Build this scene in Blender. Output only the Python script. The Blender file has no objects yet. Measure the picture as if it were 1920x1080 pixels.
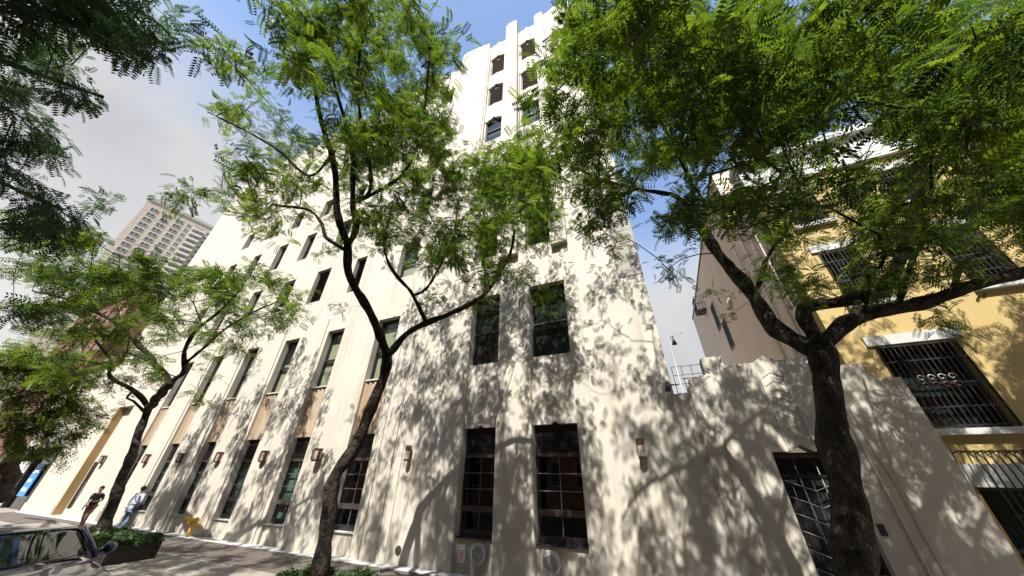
import bpy, math, random
import numpy as np
from mathutils import Matrix, Vector
R = math.radians
random.seed(7)
SC = bpy.context.scene
COL = SC.collection

# ------------------------------------------------------------------ camera
F_PX = 575.707                       # focal length in pixels of a 1920 px wide frame
PIT, YAW, ROL = R(31.3018), R(24.44515), R(0.55534)
CAM = np.array([0.0, 0.0, 2.5])
FW = np.array([-math.sin(YAW)*math.cos(PIT), math.cos(YAW)*math.cos(PIT), math.sin(PIT)])
_r = np.array([math.cos(YAW), math.sin(YAW), 0.0]); _u = np.cross(_r, FW)
RT = _r*math.cos(ROL)+_u*math.sin(ROL); UP = _u*math.cos(ROL)-_r*math.sin(ROL)
cd = bpy.data.cameras.new('camera'); cam = bpy.data.objects.new('camera', cd); COL.objects.link(cam)
cd.sensor_width = 36.0; cd.lens = 36.0*F_PX/1920.0; cd.clip_start = 0.05; cd.clip_end = 3000
cam.matrix_world = Matrix(((RT[0], UP[0], -FW[0], CAM[0]), (RT[1], UP[1], -FW[1], CAM[1]), (RT[2], UP[2], -FW[2], CAM[2]), (0, 0, 0, 1)))
SC.camera = cam

# ------------------------------------------------------------------ light
TO_SUN = Vector((0.12, -1.0, 1.35)).normalized()
SUN_EL = math.asin(TO_SUN.z)
sd = bpy.data.lights.new('sun', 'SUN'); sd.energy = 4.8; sd.angle = R(0.55); sd.color = (1.0, 0.975, 0.935)
so = bpy.data.objects.new('sun', sd); COL.objects.link(so)
so.rotation_euler = TO_SUN.to_track_quat('Z', 'Y').to_euler(); so.location = (0, -20, 60)
W = bpy.data.worlds.new('World'); SC.world = W; W.use_nodes = True
wn, wl = W.node_tree.nodes, W.node_tree.links
wn.clear()
sky = wn.new('ShaderNodeTexSky'); sky.sky_type = 'NISHITA'; sky.sun_disc = False
sky.sun_elevation = SUN_EL; sky.sun_rotation = math.atan2(TO_SUN.x, TO_SUN.y)
sky.air_density = 1.0; sky.dust_density = 0.6; sky.ozone_density = 1.2
bg1 = wn.new('ShaderNodeBackground'); bg1.inputs[1].default_value = 0.14
wl.new(sky.outputs[0], bg1.inputs[0])
bg2 = wn.new('ShaderNodeBackground'); bg2.inputs[1].default_value = 0.325
tc = wn.new('ShaderNodeTexCoord')
def wmath(op, a, b=None, c=None, clamp=False):
    n = wn.new('ShaderNodeMath'); n.operation = op; n.use_clamp = clamp
    for i, v in enumerate((a, b, c)):
        if v is None: continue
        if isinstance(v, (int, float)): n.inputs[i].default_value = v
        else: wl.new(v, n.inputs[i])
    return n.outputs[0]
nz = wn.new('ShaderNodeTexNoise'); nz.inputs['Scale'].default_value = 2.2; nz.inputs['Detail'].default_value = 6; nz.inputs['Roughness'].default_value = 0.55
wl.new(tc.outputs['Generated'], nz.inputs['Vector'])
sx = wn.new('ShaderNodeSeparateXYZ'); wl.new(tc.outputs['Generated'], sx.inputs[0])
nn = wmath('MULTIPLY_ADD', nz.outputs[0], 2.4, -1.2)
ma = wmath('ADD', wmath('MULTIPLY_ADD', sx.outputs[0], -5.0, -3.0), nn)          # cloud bank to the west
mb = wmath('ADD', wmath('MULTIPLY_ADD', sx.outputs[2], -6.0, 3.7), nn)           # haze and cloud low in the sky
mc = wmath('MAXIMUM', ma, mb, clamp=True)
mc2 = wmath('MINIMUM', mc, 1.0, clamp=True)
mask = wmath('MULTIPLY_ADD', mc2, 0.96, 0.04, clamp=True)                        # thin veil over the blue
nz2 = wn.new('ShaderNodeTexNoise'); nz2.inputs['Scale'].default_value = 2.6; nz2.inputs['Detail'].default_value = 5
wl.new(tc.outputs['Generated'], nz2.inputs['Vector'])
cr = wn.new('ShaderNodeValToRGB'); cr.color_ramp.elements[0].position = 0.34; cr.color_ramp.elements[0].color = (0.80, 0.82, 0.87, 1)
cr.color_ramp.elements[1].position = 0.66; cr.color_ramp.elements[1].color = (1.12, 1.11, 1.10, 1)
wl.new(nz2.outputs[0], cr.inputs[0]); wl.new(cr.outputs[0], bg2.inputs[0])
mx = wn.new('ShaderNodeMixShader'); wl.new(mask, mx.inputs[0]); wl.new(bg1.outputs[0], mx.inputs[1]); wl.new(bg2.outputs[0], mx.inputs[2])
wo = wn.new('ShaderNodeOutputWorld'); wl.new(mx.outputs[0], wo.inputs[0])
vs = SC.view_settings; vs.view_transform = 'Standard'; vs.look = 'None'; vs.exposure = 1.2; vs.gamma = 1.0; vs.use_curve_mapping = False
SC.render.engine = 'CYCLES'
SC.cycles.max_bounces = 8; SC.cycles.transparent_max_bounces = 12

# ------------------------------------------------------------------ helpers
def ray(x, y): return FW*F_PX + RT*(x-960.0) - UP*(y-540.0)
def atY(x, y, Y):
    d = ray(x, y); return CAM + d*((Y-CAM[1])/d[1])
def depth_of(p): return float((np.asarray(p)-CAM) @ FW)
def link(o, parent=None):
    COL.objects.link(o)
    if parent is not None: o.parent = parent
    return o
ORG = {}
def thing(name, label, cat, loc, group=None):
    o = bpy.data.objects.new(name, None); link(o); o.location = loc; o.empty_display_size = 0.2
    o['label'] = label; o['category'] = cat
    if group: o['group'] = group
    ORG[o.name] = np.array(loc, float)
    return o
def tag(o, label, cat, group=None):
    o['label'] = label; o['category'] = cat
    if group: o['group'] = group
    return o
def struct(o): o['kind'] = 'structure'; return o
def origin(p):
    if p is None: return np.zeros(3)
    return ORG.get(p.name, np.zeros(3))
def mesh(name, verts, faces, mat, parent=None, smooth=False):
    """world coordinates in, stored relative to the thing's base"""
    org = origin(parent)
    v = np.asarray(verts, float) - org
    me = bpy.data.meshes.new(name); me.from_pydata(v.tolist(), [], faces); me.update()
    if isinstance(mat, (list, tuple)):
        for m in mat: me.materials.append(m)
    elif mat: me.materials.append(mat)
    if smooth: me.polygons.foreach_set('use_smooth', [True]*len(me.polygons))
    o = bpy.data.objects.new(name, me); link(o, parent)
    if parent is not None: ORG[o.name] = org
    return o
QF = [(0, 3, 2, 1), (4, 5, 6, 7), (0, 1, 5, 4), (1, 2, 6, 5), (2, 3, 7, 6), (3, 0, 4, 7)]
def bxv(x0, x1, y0, y1, z0, z1):
    return [(x0, y0, z0), (x1, y0, z0), (x1, y1, z0), (x0, y1, z0), (x0, y0, z1), (x1, y0, z1), (x1, y1, z1), (x0, y1, z1)]
def boxes(name, bl, mat, parent=None):
    V, Fc = [], []
    for b in bl:
        n = len(V); V += bxv(*b); Fc += [tuple(i+n for i in f) for f in QF]
    return mesh(name, V, Fc, mat, parent)
UC = {}
def piece(name, x0, x1, y0, y1, z0, z1, mat, parent, rot=None):
    """a box piece sharing one unit cube per material"""
    if mat.name not in UC:
        me = bpy.data.meshes.new('piece'); me.from_pydata([(a-.5, b-.5, c-.5) for a, b, c in bxv(0, 1, 0, 1, 0, 1)], [], QF); me.materials.append(mat); UC[mat.name] = me
    o = bpy.data.objects.new(name, UC[mat.name]); link(o, parent)
    org = origin(parent)
    o.location = ((x0+x1)/2-org[0], (y0+y1)/2-org[1], (z0+z1)/2-org[2]); o.scale = (x1-x0, y1-y0, z1-z0)
    if rot: o.rotation_euler = rot
    ORG[o.name] = org
    return o
def prism_y(name, poly, y0, y1, mat, parent=None):
    """extrude an (x,z) outline from y0 (front) to y1"""
    n = len(poly)
    V = [(x, y0, z) for x, z in poly] + [(x, y1, z) for x, z in poly]
    Fc = [tuple(range(n)), tuple(range(2*n-1, n-1, -1))] + [(i, i+n, (i+1) % n+n, (i+1) % n) for i in range(n)]
    return mesh(name, V, Fc, mat, parent)
def wall_holes(name, x0, x1, z0, z1, holes, yf, dep, mat, parent, rim=0.7, back=True):
    xs = sorted({x0, x1, *[h[0] for h in holes], *[h[1] for h in holes]}); zs = sorted({z0, z1, *[h[2] for h in holes], *[h[3] for h in holes]})
    xs = [x for x in xs if x0 <= x <= x1]; zs = [z for z in zs if z0 <= z <= z1]
    V, Fc, idx = [], [], {}
    def vid(x, y, z):
        k = (round(x, 4), round(y, 4), round(z, 4))
        if k not in idx: idx[k] = len(V); V.append((x, y, z))
        return idx[k]
    for i in range(len(xs)-1):
        for j in range(len(zs)-1):
            cx, cz = (xs[i]+xs[i+1])/2, (zs[j]+zs[j+1])/2
            if any(h[0] < cx < h[1] and h[2] < cz < h[3] for h in holes): continue
            Fc.append((vid(xs[i], yf, zs[j]), vid(xs[i+1], yf, zs[j]), vid(xs[i+1], yf, zs[j+1]), vid(xs[i], yf, zs[j+1])))
    for a, b, c, d in holes:
        y2 = yf+dep
        for (p, q) in (((a, c), (b, c)), ((b, c), (b, d)), ((b, d), (a, d)), ((a, d), (a, c))):
            n = len(V); V += [(p[0], yf, p[1]), (q[0], yf, q[1]), (q[0], y2, q[1]), (p[0], y2, p[1])]; Fc.append((n, n+1, n+2, n+3))
    y2 = yf+rim
    for (p, q) in (((x0, z0), (x1, z0)), ((x1, z0), (x1, z1)), ((x1, z1), (x0, z1)), ((x0, z1), (x0, z0))):
        n = len(V); V += [(p[0], yf, p[1]), (p[0], y2, p[1]), (q[0], y2, q[1]), (q[0], yf, q[1])]; Fc.append((n, n+1, n+2, n+3))
    return mesh(name, V, Fc, mat, parent)
def tube(path, radii, sides=8, cap=True):
    """verts, faces of a tapered tube along a polyline"""
    P = np.asarray(path, float); n = len(P)
    T = np.gradient(P, axis=0); T /= np.linalg.norm(T, axis=1)[:, None]+1e-9
    V, Fc = [], []
    a = np.array([0.0, 0, 1]) if abs(T[0][2]) < 0.9 else np.array([1.0, 0, 0])
    u = np.cross(T[0], a); u /= np.linalg.norm(u)
    ang = np.arange(sides)*2*math.pi/sides
    for i in range(n):
        u = u-T[i]*(u@T[i]); u /= np.linalg.norm(u)+1e-9; w = np.cross(T[i], u)
        for k in ang: V.append(P[i]+radii[i]*(math.cos(k)*u+math.sin(k)*w))
    for i in range(n-1):
        for k in range(sides):
            k2 = (k+1) % sides
            Fc.append((i*sides+k, i*sides+k2, (i+1)*sides+k2, (i+1)*sides+k))
    if cap: Fc.append(tuple(range(sides-1, -1, -1))); Fc.append(tuple(range((n-1)*sides, n*sides)))
    return V, Fc
def tubes(name, lst, mat, parent=None, sides=8, smooth=True):
    V, Fc = [], []
    for path, rad in lst:
        if not hasattr(rad, '__len__'): rad = [rad]*len(path)
        v, f = tube(path, rad, sides); n = len(V); V += v; Fc += [tuple(i+n for i in q) for q in f]
    return mesh(name, V, Fc, mat, parent, smooth)
def disc(name, c, r, y0, y1, mat, parent=None, n=24, rim=0.0):
    return prism_y(name, [(c[0]+r*math.cos(2*math.pi*i/n), c[1]+r*math.sin(2*math.pi*i/n)) for i in range(n)], y0, y1, mat, parent)

# ------------------------------------------------------------------ materials
MATS = {}
def nmat(name):
    m = bpy.data.materials.new(name); m.use_nodes = True; MATS[name] = m
    nt = m.node_tree; b = nt.nodes['Principled BSDF']
    return m, nt.nodes, nt.links, b
def simple(name, col, rough=0.6, metal=0.0, spec=0.5, var=0.0, scale=4.0, bump=0.0, bscale=40.0, coat=0.0, stretch=None):
    m, N, L, b = nmat(name)
    b.inputs['Roughness'].default_value = rough; b.inputs['Metallic'].default_value = metal; b.inputs['Specular IOR Level'].default_value = spec
    if coat: b.inputs['Coat Weight'].default_value = coat; b.inputs['Coat Roughness'].default_value = 0.04
    b.inputs['Base Color'].default_value = (*col, 1)
    if var or bump:
        g = N.new('ShaderNodeNewGeometry'); mp = N.new('ShaderNodeMapping'); L.new(g.outputs['Position'], mp.inputs[0])
        if stretch: mp.inputs['Scale'].default_value = stretch
    if var:
        n = N.new('ShaderNodeTexNoise'); n.inputs['Scale'].default_value = scale; n.inputs['Detail'].default_value = 8; n.inputs['Roughness'].default_value = 0.6
        L.new(mp.outputs[0], n.inputs['Vector'])
        r = N.new('ShaderNodeValToRGB'); r.color_ramp.elements[0].position = 0.3; r.color_ramp.elements[1].position = 0.7
        r.color_ramp.elements[0].color = (*[c*(1-var) for c in col], 1); r.color_ramp.elements[1].color = (*[min(1, c*(1+var*0.6)) for c in col], 1)
        L.new(n.outputs[0], r.inputs[0]); L.new(r.outputs[0], b.inputs['Base Color'])
    if bump:
        n2 = N.new('ShaderNodeTexNoise'); n2.inputs['Scale'].default_value = bscale; n2.inputs['Detail'].default_value = 6
        L.new(mp.outputs[0], n2.inputs['Vector'])
        bp = N.new('ShaderNodeBump'); bp.inputs['Strength'].default_value = bump; bp.inputs['Distance'].default_value = 0.02
        L.new(n2.outputs[0], bp.inputs['Height']); L.new(bp.outputs[0], b.inputs['Normal'])
    return m
def stucco(name, col, stain=(0.27, 0.22, 0.145), amount=0.75):
    """painted render: blotches, vertical streaks, grime"""
    m, N, L, b = nmat(name)
    b.inputs['Roughness'].default_value = 0.75; b.inputs['Specular IOR Level'].default_value = 0.3
    g = N.new('ShaderNodeNewGeometry')
    mp = N.new('ShaderNodeMapping'); mp.inputs['Scale'].default_value = (2.2, 2.2, 0.16); L.new(g.outputs['Position'], mp.inputs[0])
    n1 = N.new('ShaderNodeTexNoise'); n1.inputs['Scale'].default_value = 1.6; n1.inputs['Detail'].default_value = 8; n1.inputs['Roughness'].default_value = 0.65; L.new(mp.outputs[0], n1.inputs['Vector'])
    r1 = N.new('ShaderNodeValToRGB'); r1.color_ramp.elements[0].position = 0.52; r1.color_ramp.elements[1].position = 0.78
    r1.color_ramp.elements[0].color = (0, 0, 0, 1); r1.color_ramp.elements[1].color = (amount, amount, amount, 1); L.new(n1.outputs[0], r1.inputs[0])
    n2 = N.new('ShaderNodeTexNoise'); n2.inputs['Scale'].default_value = 0.8; n2.inputs['Detail'].default_value = 9; L.new(g.outputs['Position'], n2.inputs['Vector'])
    r2 = N.new('ShaderNodeValToRGB'); r2.color_ramp.elements[0].position = 0.3; r2.color_ramp.elements[1].position = 0.7
    r2.color_ramp.elements[0].color = (*[c*0.93 for c in col], 1); r2.color_ramp.elements[1].color = (*[min(1, c*1.03) for c in col], 1); L.new(n2.outputs[0], r2.inputs[0])
    mxn = N.new('ShaderNodeMix'); mxn.data_type = 'RGBA'; L.new(r1.outputs[0], mxn.inputs[0]); L.new(r2.outputs[0], mxn.inputs[6]); mxn.inputs[7].default_value = (*stain, 1)
    L.new(mxn.outputs[2], b.inputs['Base Color'])
    n3 = N.new('ShaderNodeTexNoise'); n3.inputs['Scale'].default_value = 55; n3.inputs['Detail'].default_value = 5; L.new(g.outputs['Position'], n3.inputs['Vector'])
    bp = N.new('ShaderNodeBump'); bp.inputs['Strength'].default_value = 0.12; bp.inputs['Distance'].default_value = 0.01; L.new(n3.outputs[0], bp.inputs['Height']); L.new(bp.outputs[0], b.inputs['Normal'])
    return m
def bricks(name, c1, c2, mortar, bw=0.21, bh=0.075, plane='XZ'):
    m, N, L, b = nmat(name); b.inputs['Roughness'].default_value = 0.85; b.inputs['Specular IOR Level'].default_value = 0.2
    g = N.new('ShaderNodeNewGeometry'); sp = N.new('ShaderNodeSeparateXYZ'); L.new(g.outputs['Position'], sp.inputs[0])
    cb = N.new('ShaderNodeCombineXYZ'); L.new(sp.outputs['X' if plane == 'XZ' else 'Y'], cb.inputs[0]); L.new(sp.outputs['Z'], cb.inputs[1])
    t = N.new('ShaderNodeTexBrick'); t.inputs['Scale'].default_value = 1.0; t.inputs['Brick Width'].default_value = bw; t.inputs['Row Height'].default_value = bh; t.inputs['Mortar Size'].default_value = 0.009
    t.inputs['Color1'].default_value = (*c1, 1); t.inputs['Color2'].default_value = (*c2, 1); t.inputs['Mortar'].default_value = (*mortar, 1)
    L.new(cb.outputs[0], t.inputs['Vector'])
    n = N.new('ShaderNodeTexNoise'); n.inputs['Scale'].default_value = 1.2; n.inputs['Detail'].default_value = 7; L.new(g.outputs['Position'], n.inputs['Vector'])
    mm = N.new('ShaderNodeMix'); mm.data_type = 'RGBA'; mm.blend_type = 'MULTIPLY'; mm.inputs[0].default_value = 0.5; L.new(t.outputs[0], mm.inputs[6]); L.new(n.outputs[0], mm.inputs[7])
    L.new(mm.outputs[2], b.inputs['Base Color'])
    bp = N.new('ShaderNodeBump'); bp.inputs['Strength'].default_value = 0.5; bp.inputs['Distance'].default_value = 0.01; bp.invert = True; L.new(t.outputs['Fac'], bp.inputs['Height']); L.new(bp.outputs[0], b.inputs['Normal'])
    return m
def glass(name, tint=(0.8, 0.85, 0.83), refl=1.0, ior=1.55):
    m = bpy.data.materials.new(name); m.use_nodes = True; N, L = m.node_tree.nodes, m.node_tree.links; N.clear()
    fr = N.new('ShaderNodeFresnel'); fr.inputs[0].default_value = ior
    tr = N.new('ShaderNodeBsdfTransparent'); tr.inputs[0].default_value = (*tint, 1)
    gl = N.new('ShaderNodeBsdfGlossy'); gl.inputs['Roughness'].default_value = 0.015; gl.inputs[0].default_value = (refl, refl, refl, 1)
    ns = N.new('ShaderNodeTexNoise'); ns.inputs['Scale'].default_value = 1.5; g = N.new('ShaderNodeNewGeometry'); L.new(g.outputs['Position'], ns.inputs['Vector'])
    bp = N.new('ShaderNodeBump'); bp.inputs['Strength'].default_value = 0.04; bp.inputs['Distance'].default_value = 0.05; L.new(ns.outputs[0], bp.inputs['Height']); L.new(bp.outputs[0], gl.inputs['Normal'])
    bf = N.new('ShaderNodeMath'); bf.operation = 'SUBTRACT'; bf.inputs[0].default_value = 1.0; L.new(g.outputs['Backfacing'], bf.inputs[1])
    fm_ = N.new('ShaderNodeMath'); fm_.operation = 'MULTIPLY'; L.new(fr.outputs[0], fm_.inputs[0]); L.new(bf.outputs[0], fm_.inputs[1])
    mxs = N.new('ShaderNodeMixShader'); L.new(fm_.outputs[0], mxs.inputs[0]); L.new(tr.outputs[0], mxs.inputs[1]); L.new(gl.outputs[0], mxs.inputs[2])
    o = N.new('ShaderNodeOutputMaterial'); L.new(mxs.outputs[0], o.inputs[0])
    return m
def leafmat(name, dark, light, trans=0.45):
    m = bpy.data.materials.new(name); m.use_nodes = True; N, L = m.node_tree.nodes, m.node_tree.links; N.clear()
    at = N.new('ShaderNodeAttribute'); at.attribute_name = 'tint'
    r = N.new('ShaderNodeValToRGB'); r.color_ramp.elements[0].color = (*dark, 1); r.color_ramp.elements[1].color = (*light, 1); L.new(at.outputs['Fac'], r.inputs[0])
    d = N.new('ShaderNodeBsdfDiffuse'); L.new(r.outputs[0], d.inputs[0])
    hs = N.new('ShaderNodeHueSaturation'); hs.inputs['Hue'].default_value = 0.492; hs.inputs['Saturation'].default_value = 1.12; hs.inputs['Value'].default_value = 1.5; L.new(r.outputs[0], hs.inputs['Color'])
    t = N.new('ShaderNodeBsdfTranslucent'); L.new(hs.outputs[0], t.inputs[0])
    a = N.new('ShaderNodeMixShader'); a.inputs[0].default_value = trans; L.new(d.outputs[0], a.inputs[1]); L.new(t.outputs[0], a.inputs[2])
    gl = N.new('ShaderNodeBsdfGlossy'); gl.inputs['Roughness'].default_value = 0.38
    b = N.new('ShaderNodeMixShader'); b.inputs[0].default_value = 0.03; L.new(a.outputs[0], b.inputs[1]); L.new(gl.outputs[0], b.inputs[2])
    o = N.new('ShaderNodeOutputMaterial'); L.new(b.outputs[0], o.inputs[0])
    return m
def barkmat(name, c1, c2):
    m, N, L, b = nmat(name); b.inputs['Roughness'].default_value = 0.9; b.inputs['Specular IOR Level'].default_value = 0.2
    g = N.new('ShaderNodeNewGeometry'); mp = N.new('ShaderNodeMapping'); mp.inputs['Scale'].default_value = (1, 1, 0.25); L.new(g.outputs['Position'], mp.inputs[0])
    v = N.new('ShaderNodeTexVoronoi'); v.feature = 'DISTANCE_TO_EDGE'; v.inputs['Scale'].default_value = 24
    n0 = N.new('ShaderNodeTexNoise'); n0.inputs['Scale'].default_value = 9; n0.inputs['Detail'].default_value = 5; L.new(mp.outputs[0], n0.inputs['Vector'])
    ad = N.new('ShaderNodeMix'); ad.data_type = 'VECTOR'; ad.inputs[0].default_value = 0.15; L.new(mp.outputs[0], ad.inputs[4]); L.new(n0.outputs['Color'], ad.inputs[5]); L.new(ad.outputs[1], v.inputs['Vector'])
    n = N.new('ShaderNodeTexNoise'); n.inputs['Scale'].default_value = 5; n.inputs['Detail'].default_value = 8; L.new(g.outputs['Position'], n.inputs['Vector'])
    r = N.new('ShaderNodeValToRGB'); r.color_ramp.elements[0].position = 0.35; r.color_ramp.elements[1].position = 0.68; r.color_ramp.elements[0].color = (*c1, 1); r.color_ramp.elements[1].color = (*c2, 1); L.new(n.outputs[0], r.inputs[0])
    L.new(r.outputs[0], b.inputs['Base Color'])
    rr = N.new('ShaderNodeValToRGB'); rr.color_ramp.elements[1].position = 0.25; L.new(v.outputs['Distance'], rr.inputs[0])
    bp = N.new('ShaderNodeBump'); bp.inputs['Strength'].default_value = 1.0; bp.inputs['Distance'].default_value = 0.05; L.new(rr.outputs[0], bp.inputs['Height']); L.new(bp.outputs[0], b.inputs['Normal'])
    return m
def terracotta():
    m, N, L, b = nmat('glazed_terracotta'); b.inputs['Roughness'].default_value = 0.45
    at = N.new('ShaderNodeAttribute'); at.attribute_name = 'tint'
    r = N.new('ShaderNodeValToRGB'); e = r.color_ramp.elements
    e[0].position = 0.0; e[0].color = (0.33, 0.21, 0.11, 1); e[1].position = 1.0; e[1].color = (0.47, 0.415, 0.33, 1); x = e.new(0.45); x.color = (0.40, 0.295, 0.19, 1)
    L.new(at.outputs['Fac'], r.inputs[0])
    g = N.new('ShaderNodeNewGeometry'); n = N.new('ShaderNodeTexNoise'); n.inputs['Scale'].default_value = 7; n.inputs['Detail'].default_value = 6; L.new(g.outputs['Position'], n.inputs['Vector'])
    mm = N.new('ShaderNodeMix'); mm.data_type = 'RGBA'; mm.blend_type = 'MULTIPLY'; mm.inputs[0].default_value = 0.35; L.new(r.outputs[0], mm.inputs[6]); L.new(n.outputs[0], mm.inputs[7]); L.new(mm.outputs[2], b.inputs['Base Color'])
    return m
M_white = stucco('off_white_render', (0.468, 0.426, 0.352))
M_white2 = stucco('off_white_render_trim', (0.463, 0.42, 0.346), amount=0.3)
M_yellow = stucco('yellow_render', (0.40, 0.295, 0.115), (0.22, 0.15, 0.07), 0.45)
M_tan = stucco('tan_pink_render', (0.82, 0.68, 0.54), (0.45, 0.33, 0.25), 0.5)
M_stone = stucco('pale_grey_stone', (0.42, 0.42, 0.39), amount=0.25)
M_gold = stucco('ochre_stone', (0.36, 0.24, 0.10), amount=0.3)
M_black = simple('black_metal', (0.015, 0.014, 0.014), 0.42, 0.0, 0.5)
M_frame = simple('dark_window_frame', (0.022, 0.02, 0.02), 0.4, var=0.3, scale=9)
M_bar = simple('glazing_bar', (0.10, 0.10, 0.095), 0.45)
M_transom = simple('bronze_brown_transom', (0.065, 0.048, 0.045), 0.45, 0.2, var=0.3)
M_louver = simple('louver_metal', (0.035, 0.03, 0.028), 0.35, 0.4, var=0.4, scale=6)
M_louver2 = simple('louver_taupe', (0.15, 0.128, 0.112), 0.55, var=0.2)
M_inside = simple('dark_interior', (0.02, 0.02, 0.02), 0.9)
M_blind = simple('beige_blind', (0.48, 0.41, 0.28), 0.8, var=0.15, scale=3)
M_green_refl = simple('green_reflection_behind_glass', (0.12, 0.19, 0.14), 0.7, var=0.3, scale=2.5)  # green reflected by trees and sky, put into the sheet's own colour
M_terra = terracotta()
M_glass = glass('window_glass')
M_glassd = glass('dark_window_glass', (0.35, 0.38, 0.38), 1.0, 1.7)
M_bronze = simple('bronze_lamp_metal', (0.11, 0.055, 0.035), 0.42, 0.6, var=0.3)
M_lampgl = simple('lamp_diffuser', (0.34, 0.26, 0.22), 0.4)
M_yel = simple('yellow_paint', (0.72, 0.42, 0.03), 0.4, var=0.25, scale=20)
M_grey = simple('grey_metal', (0.30, 0.29, 0.27), 0.5, 0.4, var=0.25)
M_asph = simple('asphalt', (0.085, 0.080, 0.073), 0.9, var=0.35, scale=3, bump=0.4, bscale=160)
M_conc = simple('sidewalk_concrete', (0.22, 0.195, 0.16), 0.9, var=0.16, scale=1.7, bump=0.2, bscale=120)
M_dslab = simple('shaded_brown_paving', (0.085, 0.068, 0.055), 0.85, var=0.25, scale=1.5, bump=0.2, bscale=90)  # dark paving, with the tree shade lying on it mixed into the brown
M_kerb = simple('kerb_granite', (0.24, 0.23, 0.215), 0.85, var=0.2, scale=14)
M_earth = simple('earth', (0.10, 0.085, 0.065), 0.95, var=0.3, scale=2)
M_soil = simple('planter_soil', (0.05, 0.038, 0.028), 0.95, var=0.4, scale=20)
M_wood = simple('planter_dark_wood', (0.028, 0.022, 0.019), 0.7, var=0.4, scale=10, bump=0.3, bscale=60)
M_brick = bricks('red_brick', (0.30, 0.11, 0.075), (0.24, 0.085, 0.06), (0.25, 0.20, 0.17))
M_brickS = bricks('red_brick_side', (0.40, 0.15, 0.10), (0.32, 0.11, 0.075), (0.34, 0.28, 0.24), plane='YZ')
M_obrick = bricks('orange_brick', (0.46, 0.22, 0.10), (0.40, 0.18, 0.08), (0.38, 0.31, 0.24))
M_tbrick = bricks('tan_brick', (0.70, 0.61, 0.48), (0.64, 0.55, 0.43), (0.62, 0.57, 0.49), 0.5, 0.2, 'YZ')
M_wbrick = bricks('painted_brick', (0.47, 0.44, 0.38), (0.43, 0.40, 0.34), (0.30, 0.27, 0.22))
M_wframe = simple('white_window_frame', (0.58, 0.58, 0.56), 0.5)
M_bark = barkmat('tree_bark', (0.022, 0.016, 0.012), (0.085, 0.068, 0.050))
M_bark2 = barkmat('pale_limb_bark', (0.05, 0.042, 0.034), (0.20, 0.18, 0.15))
M_leaf = leafmat('locust_leaf', (0.020, 0.046, 0.010), (0.130, 0.190, 0.026), 0.5)
M_leafy = leafmat('brightened_leaf', (0.055, 0.085, 0.015), (0.17, 0.215, 0.04), 0.5)  # leaf colour raised to brighten a crown seen from its shaded side
M_leafd = leafmat('locust_leaf_dark', (0.016, 0.040, 0.020), (0.075, 0.125, 0.040), 0.45)
M_hedge = leafmat('planter_leaf', (0.02, 0.042, 0.010), (0.06, 0.10, 0.028), 0.25)

# ------------------------------------------------------------------ ground, road, sidewalks
YF = 9.7            # facade plane
YK = 4.75           # kerb line on the far side
SW = 0.15
def sheet(name, x0, x1, y0, y1, z, mat): return struct(mesh(name, [(x0, y0, z), (x1, y0, z), (x1, y1, z), (x0, y1, z)], [(0, 1, 2, 3)], mat))
sheet('ground', -900, 900, -900, 900, -0.02, M_earth)
sheet('road', -400, 400, -4.5, YK-0.16, 0.0, M_asph)
for nm, y0, y1, k0, k1 in (('sidewalk', YK, 40, YK-0.16, YK), ('sidewalk', -12, -4.66, -4.66, -4.5)):
    s = struct(boxes(nm, [(-300, 200, y0, y1, -0.015, SW-0.012)], M_conc))
    struct(boxes('kerb', [(-300, 200, k0, k1, -0.015, SW+0.004)], M_kerb))
    if y0 > 0:
        rnd = random.Random(3)
        for i in range(26):
            x = 9.0-i*1.75
            for (a, b) in ((YK+0.012, 6.05), (6.062, 7.55)):
                dz = rnd.uniform(-.004, .004)
                piece('paving_slab', x-1.738, x, a, b, 0.05, SW+dz, M_conc, s)
        for i in range(14):
            x = 9.0-i*3.5
            piece('shaded_brown_slab', x-3.46, x, 7.57, 9.28, 0.05, SW+rnd.uniform(-.003, .003), M_dslab, s)
            piece('joint_strip', x-3.455, x+.0, 9.29, 9.69, 0.05, SW+.012, M_stone, s)

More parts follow.
